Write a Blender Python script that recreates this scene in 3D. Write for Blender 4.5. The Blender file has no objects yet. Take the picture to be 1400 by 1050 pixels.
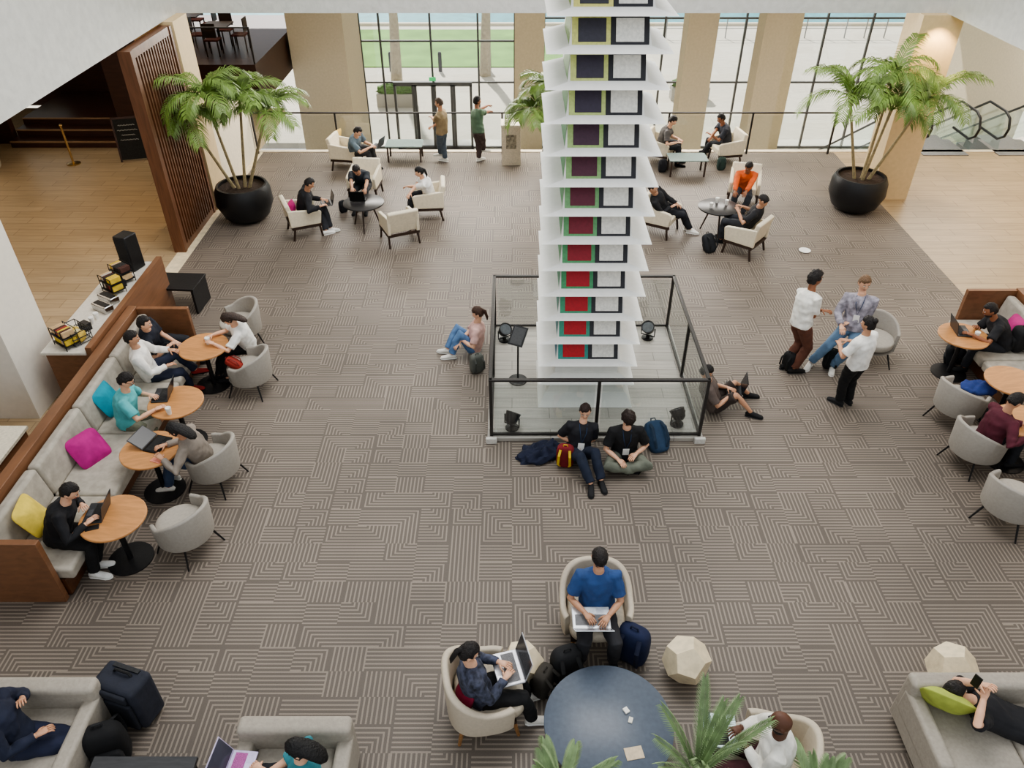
import bpy,bmesh,math,random
import numpy as np
from math import radians,sin,cos,pi,sqrt
from mathutils import Vector as V,Matrix,noise
random.seed(4)
S=bpy.context.scene;C=S.collection
FL=1057.;PITCH=radians(37);CAM=V((0,0,7.5))
def ray(px,py):
    u=(px-700)/FL;v=(py-525)/FL;c,s=cos(PITCH),sin(PITCH);return V((u,c-v*s,-s-v*c))
def P(px,py,z=0):
    d=ray(px,py);return CAM+d*((z-7.5)/d.z)
def c(r,g,b):
    f=lambda x:((x/255+.055)/1.055)**2.4 if x>10 else x/255/12.92
    return (f(r),f(g),f(b),1)
# ---------- materials
def newmat(n):
    m=bpy.data.materials.new(n);m.use_nodes=True;nt=m.node_tree;return m,nt,nt.nodes['Principled BSDF']
CA={}
def M(col,rough=.6,metal=0,bump=.1,sc=30,var=.12,emit=0):
    k=(tuple(col),rough,metal,bump,sc,var,emit)
    if k in CA:return CA[k]
    m,nt,b=newmat('surface');N=nt.nodes
    tc=N.new('ShaderNodeTexCoord');no=N.new('ShaderNodeTexNoise');no.inputs['Scale'].default_value=sc;no.inputs['Detail'].default_value=4
    nt.links.new(tc.outputs['Object'],no.inputs['Vector'])
    r=N.new('ShaderNodeValToRGB');r.color_ramp.elements[0].position=.3;r.color_ramp.elements[1].position=.7
    r.color_ramp.elements[0].color=tuple(x*(1-var) for x in col[:3])+(1,);r.color_ramp.elements[1].color=tuple(min(1,x*(1+var)) for x in col[:3])+(1,)
    nt.links.new(no.outputs[0],r.inputs[0]);nt.links.new(r.outputs[0],b.inputs['Base Color'])
    b.inputs['Roughness'].default_value=rough;b.inputs['Metallic'].default_value=metal
    if bump:
        bp=N.new('ShaderNodeBump');bp.inputs['Strength'].default_value=bump;bp.inputs['Distance'].default_value=.02;nt.links.new(no.outputs[0],bp.inputs['Height']);nt.links.new(bp.outputs[0],b.inputs['Normal'])
    if emit:
        b.inputs['Emission Color'].default_value=col;b.inputs['Emission Strength'].default_value=emit
    CA[k]=m;return m
def cloth(r,g,b,bump=.5): return M(c(r,g,b),.85,0,bump,9,.16)
def wood(col,st=(1,12,12),rough=.4,lo=.72,hi=1.18):
    m,nt,b=newmat('wood');N=nt.nodes;tc=N.new('ShaderNodeTexCoord');mp=N.new('ShaderNodeMapping');mp.inputs['Scale'].default_value=st
    no=N.new('ShaderNodeTexNoise');no.inputs['Scale'].default_value=3;no.inputs['Detail'].default_value=6;no.inputs['Distortion'].default_value=.6
    r=N.new('ShaderNodeValToRGB');r.color_ramp.elements[0].position=.3;r.color_ramp.elements[1].position=.7
    r.color_ramp.elements[0].color=tuple(x*lo for x in col[:3])+(1,);r.color_ramp.elements[1].color=tuple(min(1,x*hi) for x in col[:3])+(1,)
    l=nt.links.new;l(tc.outputs['Object'],mp.inputs[0]);l(mp.outputs[0],no.inputs['Vector']);l(no.outputs[0],r.inputs[0]);l(r.outputs[0],b.inputs['Base Color']);b.inputs['Roughness'].default_value=rough
    return m
def planks(c1,c2,mort,sx,sy,rough=.35):
    m,nt,b=newmat('planks');N=nt.nodes;tc=N.new('ShaderNodeTexCoord');br=N.new('ShaderNodeTexBrick')
    br.inputs['Scale'].default_value=1;br.inputs['Brick Width'].default_value=sx;br.inputs['Row Height'].default_value=sy;br.inputs['Mortar Size'].default_value=.006
    br.inputs['Color1'].default_value=c1;br.inputs['Color2'].default_value=c2;br.inputs['Mortar'].default_value=mort;br.offset=.37
    mp=N.new('ShaderNodeMapping');mp.inputs['Scale'].default_value=(1,14,1);no=N.new('ShaderNodeTexNoise');no.inputs['Scale'].default_value=1.5
    mx=N.new('ShaderNodeMixRGB');mx.blend_type='MULTIPLY';mx.inputs[0].default_value=.45
    l=nt.links.new;l(tc.outputs['Object'],br.inputs['Vector']);l(tc.outputs['Object'],mp.inputs[0]);l(mp.outputs[0],no.inputs['Vector']);l(br.outputs[0],mx.inputs[1]);l(no.outputs[0],mx.inputs[2]);l(mx.outputs[0],b.inputs['Base Color']);b.inputs['Roughness'].default_value=rough
    return m
def glassm(tint=(.97,.985,.98,1),gl=.05):
    m=bpy.data.materials.new('glass');m.use_nodes=True;nt=m.node_tree;nt.nodes.remove(nt.nodes['Principled BSDF'])
    t=nt.nodes.new('ShaderNodeBsdfTransparent');t.inputs[0].default_value=tint;g=nt.nodes.new('ShaderNodeBsdfGlossy');g.inputs['Roughness'].default_value=.03
    mx=nt.nodes.new('ShaderNodeMixShader');mx.inputs[0].default_value=gl;nt.links.new(t.outputs[0],mx.inputs[1]);nt.links.new(g.outputs[0],mx.inputs[2]);nt.links.new(mx.outputs[0],nt.nodes['Material Output'].inputs[0]);return m
def carpetm():
    m,nt,b=newmat('carpet');N=nt.nodes;l=nt.links.new
    def mt(op,*a):
        n=N.new('ShaderNodeMath');n.operation=op
        for i,x in enumerate(a):
            if isinstance(x,(int,float)):n.inputs[i].default_value=x
            else:l(x,n.inputs[i])
        return n.outputs[0]
    tc=N.new('ShaderNodeTexCoord');sp=N.new('ShaderNodeSeparateXYZ');l(tc.outputs['Object'],sp.inputs[0])
    x=mt('DIVIDE',sp.outputs[0],.4);y=mt('DIVIDE',sp.outputs[1],.3)
    fx=mt('FLOOR',x);fy=mt('FLOOR',y);lx=mt('FRACT',x);ly=mt('FRACT',y)
    cb=N.new('ShaderNodeCombineXYZ');l(fx,cb.inputs[0]);l(fy,cb.inputs[1]);wn=N.new('ShaderNodeTexWhiteNoise');wn.noise_dimensions='3D';l(cb.outputs[0],wn.inputs['Vector'])
    sc=N.new('ShaderNodeSeparateColor');l(wn.outputs['Color'],sc.inputs[0])
    a=mt('MULTIPLY',mt('ABSOLUTE',mt('SUBTRACT',lx,mt('GREATER_THAN',sc.outputs[0],.5))),8);bb=mt('MULTIPLY',mt('ABSOLUTE',mt('SUBTRACT',ly,mt('GREATER_THAN',sc.outputs[1],.5))),6)
    mxx=mt('MAXIMUM',a,mt('ADD',bb,2));r=sc.outputs[2]
    w1=mt('LESS_THAN',r,.42);w2=mt('GREATER_THAN',r,.78);w3=mt('SUBTRACT',1,mt('ADD',w1,w2))
    d=mt('ADD',mt('ADD',mt('MULTIPLY',w1,mxx),mt('MULTIPLY',w2,a)),mt('MULTIPLY',w3,bb))
    st=mt('LESS_THAN',mt('FRACT',d),.38)
    no=N.new('ShaderNodeTexNoise');no.inputs['Scale'].default_value=.4;no.inputs['Detail'].default_value=3;l(tc.outputs['Object'],no.inputs['Vector'])
    n2=N.new('ShaderNodeTexNoise');n2.inputs['Scale'].default_value=90;l(tc.outputs['Object'],n2.inputs['Vector'])
    mx=N.new('ShaderNodeMixRGB');l(st,mx.inputs[0]);mx.inputs[1].default_value=c(112,102,93);mx.inputs[2].default_value=c(158,146,133)
    m2=N.new('ShaderNodeMixRGB');m2.blend_type='MULTIPLY';m2.inputs[0].default_value=.6;l(mx.outputs[0],m2.inputs[1])
    rr=N.new('ShaderNodeValToRGB');rr.color_ramp.elements[0].position=.38;rr.color_ramp.elements[0].color=(.68,.67,.66,1);rr.color_ramp.elements[1].position=.6;l(no.outputs[0],rr.inputs[0]);l(rr.outputs[0],m2.inputs[2])  # broad mottling puts soft glare patches into the carpet colour
    m3=N.new('ShaderNodeMixRGB');m3.blend_type='MULTIPLY';m3.inputs[0].default_value=.35;l(m2.outputs[0],m3.inputs[1]);l(n2.outputs[0],m3.inputs[2])
    l(m3.outputs[0],b.inputs['Base Color']);b.inputs['Roughness'].default_value=.55
    bp=N.new('ShaderNodeBump');bp.inputs['Strength'].default_value=.12;bp.inputs['Distance'].default_value=.01;l(n2.outputs[0],bp.inputs['Height']);l(bp.outputs[0],b.inputs['Normal'])
    return m
BLACK=M(c(22,22,24),.45);CREAM=M(c(222,210,188),.75,0,.15,14,.05);CREAM_BACKLIT=M(c(196,180,152),.75,0,.15,14,.05);GLASS=glassm();GLASS2=glassm((.95,.975,.97,1),.1);WHITE=M(c(240,239,234),.5,0,.03,12,.03)  # far pillars use cream darkened in its colour for their backlit side
PLAST=M(c(206,206,201),.9,0,.6,7,.06);REDW=wood(c(108,72,50),(6,6,.6));BENW=wood(c(126,88,62),(2,.7,5),.4,.8,1.12);DKW=wood(c(64,36,24),(1,8,8));DKLEG=wood(c(58,42,34));TOPW=wood(c(198,142,90),(1.2,7,1),.4,.8,1.1);CHROME=M(c(190,190,190),.2,1)
GREYF=cloth(170,163,151,.15);CREAMF=M(c(222,211,188),.6,0,.15,20,.06);STONE=M(c(228,212,180),.5,0,.4,9,.14);METB=M(c(62,59,57),.35,.4)
# ---------- mesh builder
class MB:
    def __init__(s):s.v=[];s.f=[];s.m=[];s.cm=0;s.T=Matrix()
    def add(s,vs,fs):
        n=len(s.v);T=s.T;s.v+=[tuple(T@V(v)) for v in vs];s.f+=[tuple(n+i for i in f) for f in fs];s.m+=[s.cm]*len(fs);return s
    def box(s,cc,d,R=None):
        x,y,z=d[0]/2,d[1]/2,d[2]/2;vs=[V((a*x,b*y,e*z)) for a in(-1,1) for b in(-1,1) for e in(-1,1)]
        if R:vs=[R@v for v in vs]
        return s.add([v+V(cc) for v in vs],[(0,1,3,2),(4,6,7,5),(0,4,5,1),(2,3,7,6),(0,2,6,4),(1,5,7,3)])
    def bb(s,x0,x1,y0,y1,z0,z1):return s.box(((x0+x1)/2,(y0+y1)/2,(z0+z1)/2),(x1-x0,y1-y0,z1-z0))
    def tube(s,pts,rad,n=8,ref=None):
        pts=[V(p) for p in pts];k=len(pts)
        if not isinstance(rad,(list,tuple)):rad=[rad]*k
        vs=[];a=V(ref) if ref is not None else None;fs=[]
        for i,p in enumerate(pts):
            t=(pts[min(i+1,k-1)]-pts[max(i-1,0)]).normalized()
            if a is None:a=V((0,0,1)) if abs(t.z)<.8 else V((1,0,0))
            q=V(ref) if ref is not None else a
            q=q-t*q.dot(t)
            if q.length<1e-4:q=t.orthogonal()
            q.normalize();a=q;b=t.cross(q);r=rad[i];rx,ry=r if isinstance(r,tuple) else (r,r)
            vs+=[p+q*(cos(2*pi*j/n)*rx)+b*(sin(2*pi*j/n)*ry) for j in range(n)]
        for i in range(k-1):
            for j in range(n):fs.append((i*n+j,i*n+(j+1)%n,(i+1)*n+(j+1)%n,(i+1)*n+j))
        fs.append(tuple(range(n))[::-1]);fs.append(tuple((k-1)*n+j for j in range(n)));return s.add(vs,fs)
    def lathe(s,prof,n=24,cc=(0,0,0),off=0):
        vs=[(cc[0]+r*cos(2*pi*j/n+off),cc[1]+r*sin(2*pi*j/n+off),cc[2]+z) for r,z in prof for j in range(n)];k=len(prof)
        fs=[(i*n+j,i*n+(j+1)%n,(i+1)*n+(j+1)%n,(i+1)*n+j) for i in range(k-1) for j in range(n)]
        fs.append(tuple(range(n))[::-1]);fs.append(tuple((k-1)*n+j for j in range(n)));return s.add(vs,fs)
    def prism(s,poly,z0,z1):
        n=len(poly);vs=[(x,y,z0) for x,y in poly]+[(x,y,z1) for x,y in poly]
        return s.add(vs,[tuple(range(n))[::-1],tuple(range(n,2*n))]+[(i,(i+1)%n,n+(i+1)%n,n+i) for i in range(n)])
    def sup(s,cc,r,e1=1,e2=1,n=16,R=None,fn=None):
        g=lambda x,e:math.copysign(abs(x)**e,x);vs=[];fs=[];h=max(6,n//2+2)
        for i in range(h+1):
            ph=-pi/2+pi*i/h
            for j in range(n):
                th=2*pi*j/n;p=V((g(cos(ph),e1)*g(cos(th),e2),g(cos(ph),e1)*g(sin(th),e2),g(sin(ph),e1)))
                q=fn(p) if fn else V((p.x*r[0],p.y*r[1],p.z*r[2]))
                if R:q=R@q
                vs.append(q+V(cc))
        for i in range(h):
            for j in range(n):fs.append((i*n+j,i*n+(j+1)%n,(i+1)*n+(j+1)%n,(i+1)*n+j))
        return s.add(vs,fs)
    def mesh(s):
        me=bpy.data.meshes.new('m');me.from_pydata(s.v,[],s.f)
        for p,i in zip(me.polygons,s.m):p.material_index=i
        bm=bmesh.new();bm.from_mesh(me);bmesh.ops.remove_doubles(bm,verts=bm.verts,dist=1e-5);bmesh.ops.recalc_face_normals(bm,faces=bm.faces);bm.to_mesh(me);bm.free();return me
    def build(s,name,mats,parent=None,bev=0,seg=2,ang=38,flat=False):
        me=s.mesh();return link(name,me,mats,parent,bev,seg,ang,flat)
def link(name,me,mats,parent=None,bev=0,seg=2,ang=38,flat=False):
    for m in (mats if isinstance(mats,(list,tuple)) else [mats]):me.materials.append(m)
    if not flat:
        me.polygons.foreach_set('use_smooth',[True]*len(me.polygons))
        if ang:me.set_sharp_from_angle(angle=radians(ang))
    o=bpy.data.objects.new(name,me);C.objects.link(o)
    if parent:o.parent=parent
    if bev:
        b=o.modifiers.new('b','BEVEL');b.width=bev;b.segments=seg;b.limit_method='ANGLE';b.angle_limit=radians(40)
    return o
def tag(o,label,cat,group=None,kind=None):
    if kind:o['kind']=kind
    o['label']=label;o['category']=cat
    if group:o['group']=group
    return o
def thing(name,label,cat,loc=(0,0,0),rz=0,group=None):
    o=bpy.data.objects.new(name,None);C.objects.link(o);o.location=loc;o.rotation_euler=(0,0,radians(rz));o.empty_display_size=.1;return tag(o,label,cat,group)
def struct(name,mb,m,**k):
    o=mb.build(name,m,**k);o['kind']='structure';return o
def dup(r,loc,rz,label):
    n=r.copy();C.objects.link(n);n.location=loc;n.rotation_euler=(0,0,radians(rz));n['label']=label
    for ch in list(r.children):
        q=ch.copy();C.objects.link(q);q.parent=n
        for g in list(ch.children):
            h=g.copy();C.objects.link(h);h.parent=q
    return n
class Fam:
    def __init__(s,maker):s.mk=maker;s.o=None
    def __call__(s,loc,rz,label):
        loc=V((loc[0],loc[1],loc[2] if len(loc)>2 else 0))
        if s.o is None:
            s.o=s.mk();s.o.location=loc;s.o.rotation_euler=(0,0,radians(rz));s.o['label']=label;return s.o
        return dup(s.o,loc,rz,label)
def G(px,py,z):
    p=P(px,py,z);return V((p.x,p.y,0))
# ---------- shell
CARP=carpetm();TILE=planks(c(198,174,140),c(186,162,128),c(146,124,98),1.2,.3)
struct('floor',MB().bb(-6.66,8.6,-3,20.25,-.2,0),CARP)
struct('floor',MB().bb(-22,-6.96,-3,24,-.2,0),TILE);struct('floor',MB().bb(8.6,24,-3,20.25,-.2,0),TILE)
struct('trim_1',MB().bb(-6.96,-6.66,-3,20.25,-.2,.004),STONE)
struct('floor',MB().bb(-8,24,20.25,32,-4.1,-3.8),M(c(225,220,208),.3,0,.05,3,.05))
struct('trim_2',MB().bb(-6.96,24,20.25,20.4,-.5,.02),CREAM)
struct('ceiling',MB().bb(-22,-6.95,-3,32,4.0,4.3),PLAST);struct('ceiling',MB().bb(9,24,-3,32,4.0,4.3),PLAST);struct('ceiling',MB().bb(-6.95,9,17.4,32,4.0,4.3),PLAST)
struct('wall_left',MB().bb(-7.15,-6.95,-3,17.4,4.3,7.2),PLAST);struct('wall_right',MB().bb(9,9.2,-3,17.4,4.3,7.2),PLAST);struct('wall_back',MB().bb(-22,24,17.4,17.6,4.3,20),PLAST)  # back wall's unseen upper part is raised to block the sun
# pillars
WARM=M(c(214,190,150),.7,0,.1,10,.05)
def pillar(x0,x1,y0,y1,z0=0,z1=4,m=CREAM_BACKLIT):struct('wall_pillar',MB().bb(x0,x1,y0,y1,z0,z1),m)
pillar(-7.6,-6.75,16.6,17.4,m=WARM);pillar(8.45,9.3,17.2,18.0,m=WARM)
pillar(-9,-7.18,9.08,10.05,0,4,M(c(232,226,214),.7,0,.05,10,.03))
pillar(-7.6,-5.7,28,31,-3.8);pillar(.1,1.2,30.4,31.2,-3.8);pillar(5.3,6.2,25,25.8,-3.8);pillar(7.6,8.4,25,25.8,-3.8);pillar(9.6,10.6,30.4,31.2,-3.8)
struct('wall_partition',MB().bb(-7.1,-6.8,17.4,20.25,0,1.8),CREAM)
struct('wall_far_left',MB().bb(-22,-13.6,20.9,21.1,0,4),DKW);struct('wall_far_left',MB().bb(-13.6,-10.6,24,24.2,0,4),DKW);struct('wall_far_left',MB().bb(-10.6,-9.6,20.9,21.1,0,4),DKW)
struct('wall_hall_left',MB().bb(-20.2,-20,-3,21,0,4),DKW)
struct('wall_hall_right',MB().bb(15.5,15.7,5,24,0,4),CREAM);struct('wall_hall_right',MB().bb(15.5,15.7,24,31,-3.8,1.6),CREAM);struct('wall_hall_right',MB().bb(15.5,15.7,24,31,3.3,4),CREAM)
g=MB()
for k in range(5):g.bb(15.5,15.6,24+k*1.7,24.1+k*1.7,1.6,3.3)
struct('window_3',g,METB)
# window wall
WF=M(c(84,83,82),.4,.2)
def win(n,x0,x1,vs,hs):
    f=MB()
    for x in [x0,x1]+vs:f.bb(x-.035,x+.035,30.95,31.05,-3.8,4)
    for z in hs:f.bb(x0,x1,30.96,31.04,z-.03,z+.03)
    struct('window_%d'%n,f,WF)
    struct('window_%d'%n,MB().bb(x0,x1,30.99,31.0,-3.8,4),GLASS)
win(1,-5.7,.1,[-4.96,-3.06,-1.28],[-3.75,-1.2,.3,3.2]);win(2,1.2,15.5,[2.7,4.2,5.7,7.2,8.7,10.2,11.7,13.4],[-3.75,-1.2,1.1,3.2])
dd=MB()
for x in(-4.55,-3.85,-3.75,-3.1,-3.0,-2.35,-2.25,-1.6):dd.bb(x-.045,x+.045,30.8,30.94,-3.8,-1.25)
dd.bb(-4.6,-1.55,30.8,30.94,-1.3,-1.15);dd.bb(-4.6,-1.55,30.8,30.94,-3.8,-3.65);struct('door_1',dd,WF)
ex=MB().box((-3.05,30.7,-1.0),(.26,.06,.14)).build('exit_sign',M(c(60,170,100),.5,emit=.8));tag(ex,'small lit green exit sign above the far glass doors','exit sign')
# outside
struct('floor_ground',MB().bb(-60,90,32,53.5,-4.2,-3.95),planks(c(228,221,206),c(220,212,196),c(196,188,172),3,1.5,.9))
tag(MB().bb(-60,3.5,43.5,52,-4.1,-3.9).build('lawn',M(c(120,160,84),.95,0,.3,.5,.25)),'green lawn outside beyond the white patio','grass',kind='stuff')
tag(MB().bb(-150,200,53.5,300,-4.4,-4.1).build('sea',M(c(84,156,166),.3,0,.4,1.5,.2)),'blue green water beyond the lawn','water',kind='stuff')
struct('trim_3',MB().bb(-60,90,53.2,53.5,-4,-3.8),CREAM)
for k in range(7):
    o=MB().lathe([(.1,0),(.1,.9),(.06,.98)],12).build('bollard',METB);o.location=(-6.4+k*2.6,42.8,-3.95);tag(o,'dark bollard at the lawn edge seen through the far windows','bollard','dark bollards outside the windows')
t=thing('patio_fence','low thin metal fence on the patio outside the right windows','fence',(4.5,50,-3.95))
for k in range(16):MB().bb(k*1.2-.025,k*1.2+.025,-.04,.04,0,1.1).build('post',M(c(140,140,138),.5),t)
for z in(.55,1.08):MB().bb(0,18,-.02,.02,z-.02,z+.02).build('rail',M(c(140,140,138),.5),t)
for x,y,w in((-5.4,37,'left'),(3.2,39,'middle'),(8.5,38,'right')):
    t=thing('planter_box','grey patio planter box with green shrubs outside, the %s one'%w,'planter',(x,y,-3.95));MB().box((0,0,.3),(1.8,.6,.6)).build('box',M(c(170,166,158),.8),t);MB().sup((0,0,.75),None,1,.6,24,fn=lambda p:V((p.x*.85,p.y*.3,p.z*.3))*(1+.3*noise.noise(p*6))).build('shrub',M(c(84,116,62),.9,0,1,14,.4),t)
# ---------- palms
FR=M(c(112,138,66),.45,0,.1,3,.4);FR2=M(c(122,144,100),.5,0,.1,8,.3);TRK=M(c(160,146,112),.8,0,.6,18,.25)
def frond(mb,b,az,L,el,drop,wid,n=22,lw=.035,fw=.75):
    p=V(b);pts=[p.copy()];m=12;
    for i in range(m):
        e=el-drop*((i+1)/m)**1.3;p=p+V((cos(az)*cos(e),sin(az)*cos(e),sin(e)))*(L/m);pts.append(p.copy())
    mb.tube(pts,[.012*(1-.8*i/m) for i in range(m+1)],5)
    for i in range(n):
        t=.12+.88*i/(n-1);q=t*m;k=min(int(q),m-1);a=pts[k].lerp(pts[k+1],q-k);tg=(pts[k+1]-pts[k]).normalized();sd=tg.cross(V((0,0,1))).normalized();ll=wid*(sin(pi*min(1,t*.82+.1))**.6)
        for s in(-1,1):
            d=(sd*s*.8+tg*fw+V((0,0,-.15+random.uniform(-.1,.15)))).normalized();tip=a+d*ll+V((0,0,-.3*ll));mid=a+d*ll*.5+V((0,0,.02));w=tg*lw*.5
            w=w-d*w.dot(d)*.9
            if w.length<lw*.3:w=w.normalized()*lw*.3
            mb.add([a-w*.6,a+w*.6,mid+w,mid-w,tip],[(0,1,2,3),(3,2,4)])
def palm(label,loc,trunks,pot=(.6,.8),L=1.1,grp=None,fm=FR,nf=12,potc=BLACK,wid=.36,nl=30,lw=.036,el=(25,80),dr=(80,130),fw=.75,az0=0,azr=2*pi):
    t=thing('potted_palm',label,'potted plant',loc,0,grp)
    r,h=pot;MB().lathe([(r*.55,0),(r*.8,h*.15),(r,h*.5),(r*.97,h*.85),(r*.88,h),(r*.8,h),(r*.8,h*.9)],28).build('planter',potc,t,ang=50)
    MB().lathe([(r*.8,h*.8),(r*.8,h*.92)],20).build('soil',M(c(60,45,34),.95,0,.8,20,.3),t)
    for (x,y,z) in trunks:
        b=V((x*.2,y*.2,h*.9));e=V((x,y,z));pts=[b.lerp(e,k/6)+V((0,0,0)) for k in range(7)]
        MB().tube(pts,[.04,.035,.032,.03,.028,.028,.035],8).build('trunk',TRK,t)
        f=MB()
        for k in range(nf):frond(f,e,az0+azr*k/nf+random.uniform(-.3,.3),L*random.uniform(.75,1.1),radians(random.uniform(*el)),radians(random.uniform(*dr)),wid,nl,lw,fw)
        f.build('fronds',fm,t,flat=True)
    return t
pg='tall palms in black planters'
palm('tall palm in round black planter beside the slatted wooden screen',G(340,298,0),[(-.75,-.2,2.3),(-.2,-.4,2.75),(.35,.0,2.6),(.85,-.1,2.35)],(.62,.8),1.2,pg)
palm('tall palm in round black planter beside the right pillar and tile floor',G(1165,285,0),[(-.75,-.1,2.55),(.1,.0,2.95),(.75,-.3,2.5),(.0,-.5,2.4)],(.62,.8),1.35,pg)
palm('palm half hidden behind the tiered white sculpture',(1.3,18.4,0),[(-.8,0,1.7),(-.4,.2,2.1),(.4,0,2.0)],(.6,.8),.9,pg)
# foreground palms
for lb,px,py,zz,L,el,nf in (('near palm with long pale green fronds beside the dark round table',952,1062,.85,.95,(58,86),11),('near palm at the bottom edge below the dark round table',765,1092,.8,.5,(20,75),11),('near palm at the bottom edge left of the lime cushion sofa',1112,1100,.8,.5,(20,75),11)):
    p=G(px,py,zz);palm(lb,p,[(0,0,zz)],(.2,.4),L,'young palms in front',FR2,nf,BLACK,.2,36,.016,el,(10,35),2.0)
def outpalm(x,y,lb):
    t=thing('palm_tree',lb,'tree',(x,y,-3.95),0,'palms outside the window')
    MB().tube([(0,0,0),(.1,0,3),(0,0,6.5),(.1,0,9.5)],[.3,.22,.2,.18],10).build('trunk',M(c(170,158,136),.9,0,.8,6,.2),t);f=MB()
    for k in range(12):frond(f,(.1,0,9.5),k*.52,2,.9,1.9,.7,16,.09)
    f.build('fronds',FR,t,flat=True)
outpalm(-5.9,41,'palm trunk on the patio outside the left window panes');outpalm(-1.4,42,'palm trunk on the patio outside, right of the glass doors')
# ---------- slat screen
t=thing('slatted_screen','tall reddish wooden slatted screen beside the left palm','screen',(-6.9,14.5,0))
for y in(0,1.95):MB().bb(-.12,.12,y,y+.1,0,3.95).build('post',REDW,t)
for z0,z1 in((0,.12),(3.8,3.95)):MB().bb(-.1,.1,.1,1.95,z0,z1).build('rail',REDW,t)
MB().bb(-.1,-.085,.1,1.95,.12,3.8).build('backing_panel',DKW,t)
for k in range(15):MB().bb(-.085,.1,.14+k*.122,.19+k*.122,.12,3.8).build('slat',REDW,t)
# ---------- glass railings
def rail(label,pts,mids,h=1.08,base=0,pm=METB,foot=False,w=.045,gm=None):
    t=thing('glass_railing',label,'railing',(pts[0][0],pts[0][1],base));o=V(pts[0])
    q=[V(p)-o for p in pts]
    for a,b in zip(q[:-1],q[1:]):
        d=b-a;n=max(1,round(d.length/mids));ang=math.atan2(d.y,d.x)
        R=Matrix.Rotation(ang,3,'Z')
        for k in range(n):
            s=a+d*(k/n);e=a+d*((k+1)/n);md=(s+e)/2
            MB().box((md.x,md.y,h*.5+.03),(d.length/n-.1,.012,h-.2),R).build('glass_panel',gm or GLASS,t)
            if foot:
                MB().box((md.x,md.y,.1),(d.length/n,.035,.035),R).build('bottom_rail',pm,t)
            MB().box((s.x,s.y,h/2),(w,w,h),R).build('post',pm,t)
        MB().box(((a.x+b.x)/2,(a.y+b.y)/2,h),(d.length+.05,w+.012,.035),R).build('top_rail',pm,t,bev=.008)
    if (q[0]-q[-1]).length>.1:MB().box((q[-1].x,q[-1].y,h/2),(w,w,h)).build('post',pm,t)
    return t
rail('long glass railing with dark handrail in front of the tall windows',[(-6.75,20.15),(8.4,20.15)],2.2)
SX0,SX1,SY0,SY1=-.3,2.74,8.61,11.55
rail('square glass and dark metal railing enclosing the sculpture',[(SX0,SY0),(SX1,SY0),(SX1,SY1),(SX0,SY1),(SX0,SY0)],1.6,1.08,.0,METB,True,.045,GLASS2)
tag(MB().bb(SX0-.06,SX1+.06,SY0-.06,SY1+.06,0,.07).build('platform',planks(c(200,194,185),c(184,179,170),c(150,146,139),.9,.25),bev=.01),'low grey tiled platform under the sculpture','platform')
for x,y,lb in((SX0,SY0,'pale corner foot block at the front left of the sculpture railing'),(SX1,SY0,'pale corner foot block at the front right of the sculpture railing')):
    tag(MB().bb(x-.08,x+.08,y-.12,y-.065,0,.1).build('foot_block',M(c(205,202,195),.6),bev=.01),lb,'block')
# ---------- sculpture (generic stand-in)
sc=thing('tiered_sculpture','tall white tiered column with rows of coloured square panels','sculpture',(1.12,9.88,.07))
def frus(mb,a,b,z0,c2,d,z1):mb.add([(-a,-b,z0),(a,-b,z0),(a,b,z0),(-a,b,z0),(-c2,-d,z1),(c2,-d,z1),(c2,d,z1),(-c2,d,z1)],[(3,2,1,0),(4,5,6,7),(0,1,5,4),(1,2,6,5),(2,3,7,6),(3,0,4,7)])
b=MB();frus(b,.72,.62,0,.62,.5,.2);frus(b,.6,.48,.2,.5,.47,.42);frus(b,.72,.6,.42,.5,.47,.55);b.bb(-.47,.47,-.45,.45,.55,.78);b.build('base',WHITE,sc,flat=True)
lerp=lambda a,b,t:tuple(a[i]+(b[i]-a[i])*t for i in range(3))
def grad(st,t):
    q=t*(len(st)-1);k=min(int(q),len(st)-2);return lerp(st[k],st[k+1],q-k)
for k in range(16):
    z=.77+.397*k;q=k/12 if k<12 else 1
    b=MB();frus(b,.73,.615,z,.47,.545,z+.075);frus(b,.47,.545,z+.075,.43,.36,z+.397);tr=b.build('tier',WHITE,sc,flat=True)
    bg=grad([(60,150,140),(70,150,100),(120,170,115),(190,205,130),(222,216,130)],q);dot=grad([(190,20,30),(170,20,35),(100,34,54),(60,52,70),(60,62,70)],q)
    rot=math.atan2(.185,.322);T=Matrix.Translation((0,-.545,z+.075))@Matrix.Rotation(-rot,4,'X')
    def n(x0,x1,z0,z1,p):
        m=MB();m.T=T;return m.bb(x0,x1,-p,.001,z0,z1)
    n(-.44,.0,.01,.35,.004).build('panel',M(c(*bg),.5),tr);n(.0,.44,.01,.35,.004).build('panel',M(c(40,40,46),.5),tr)
    for x,cc in((-.21,dot),(.22,(235,233,225))):
        n(x-.16,x+.16,.04,.3,.01).build('inset',M(c(*cc),.5),tr,bev=.004)
    MB().add([(-.472,-.5,z+.08),(-.472,.4,z+.08),(-.434,.3,z+.39),(-.434,-.33,z+.39)],[(0,1,2,3)]).build('side_panel',M(c(*grad([(70,120,140),(90,150,100),(80,150,90),(150,170,90)],q)),.5),tr,flat=True)
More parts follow.
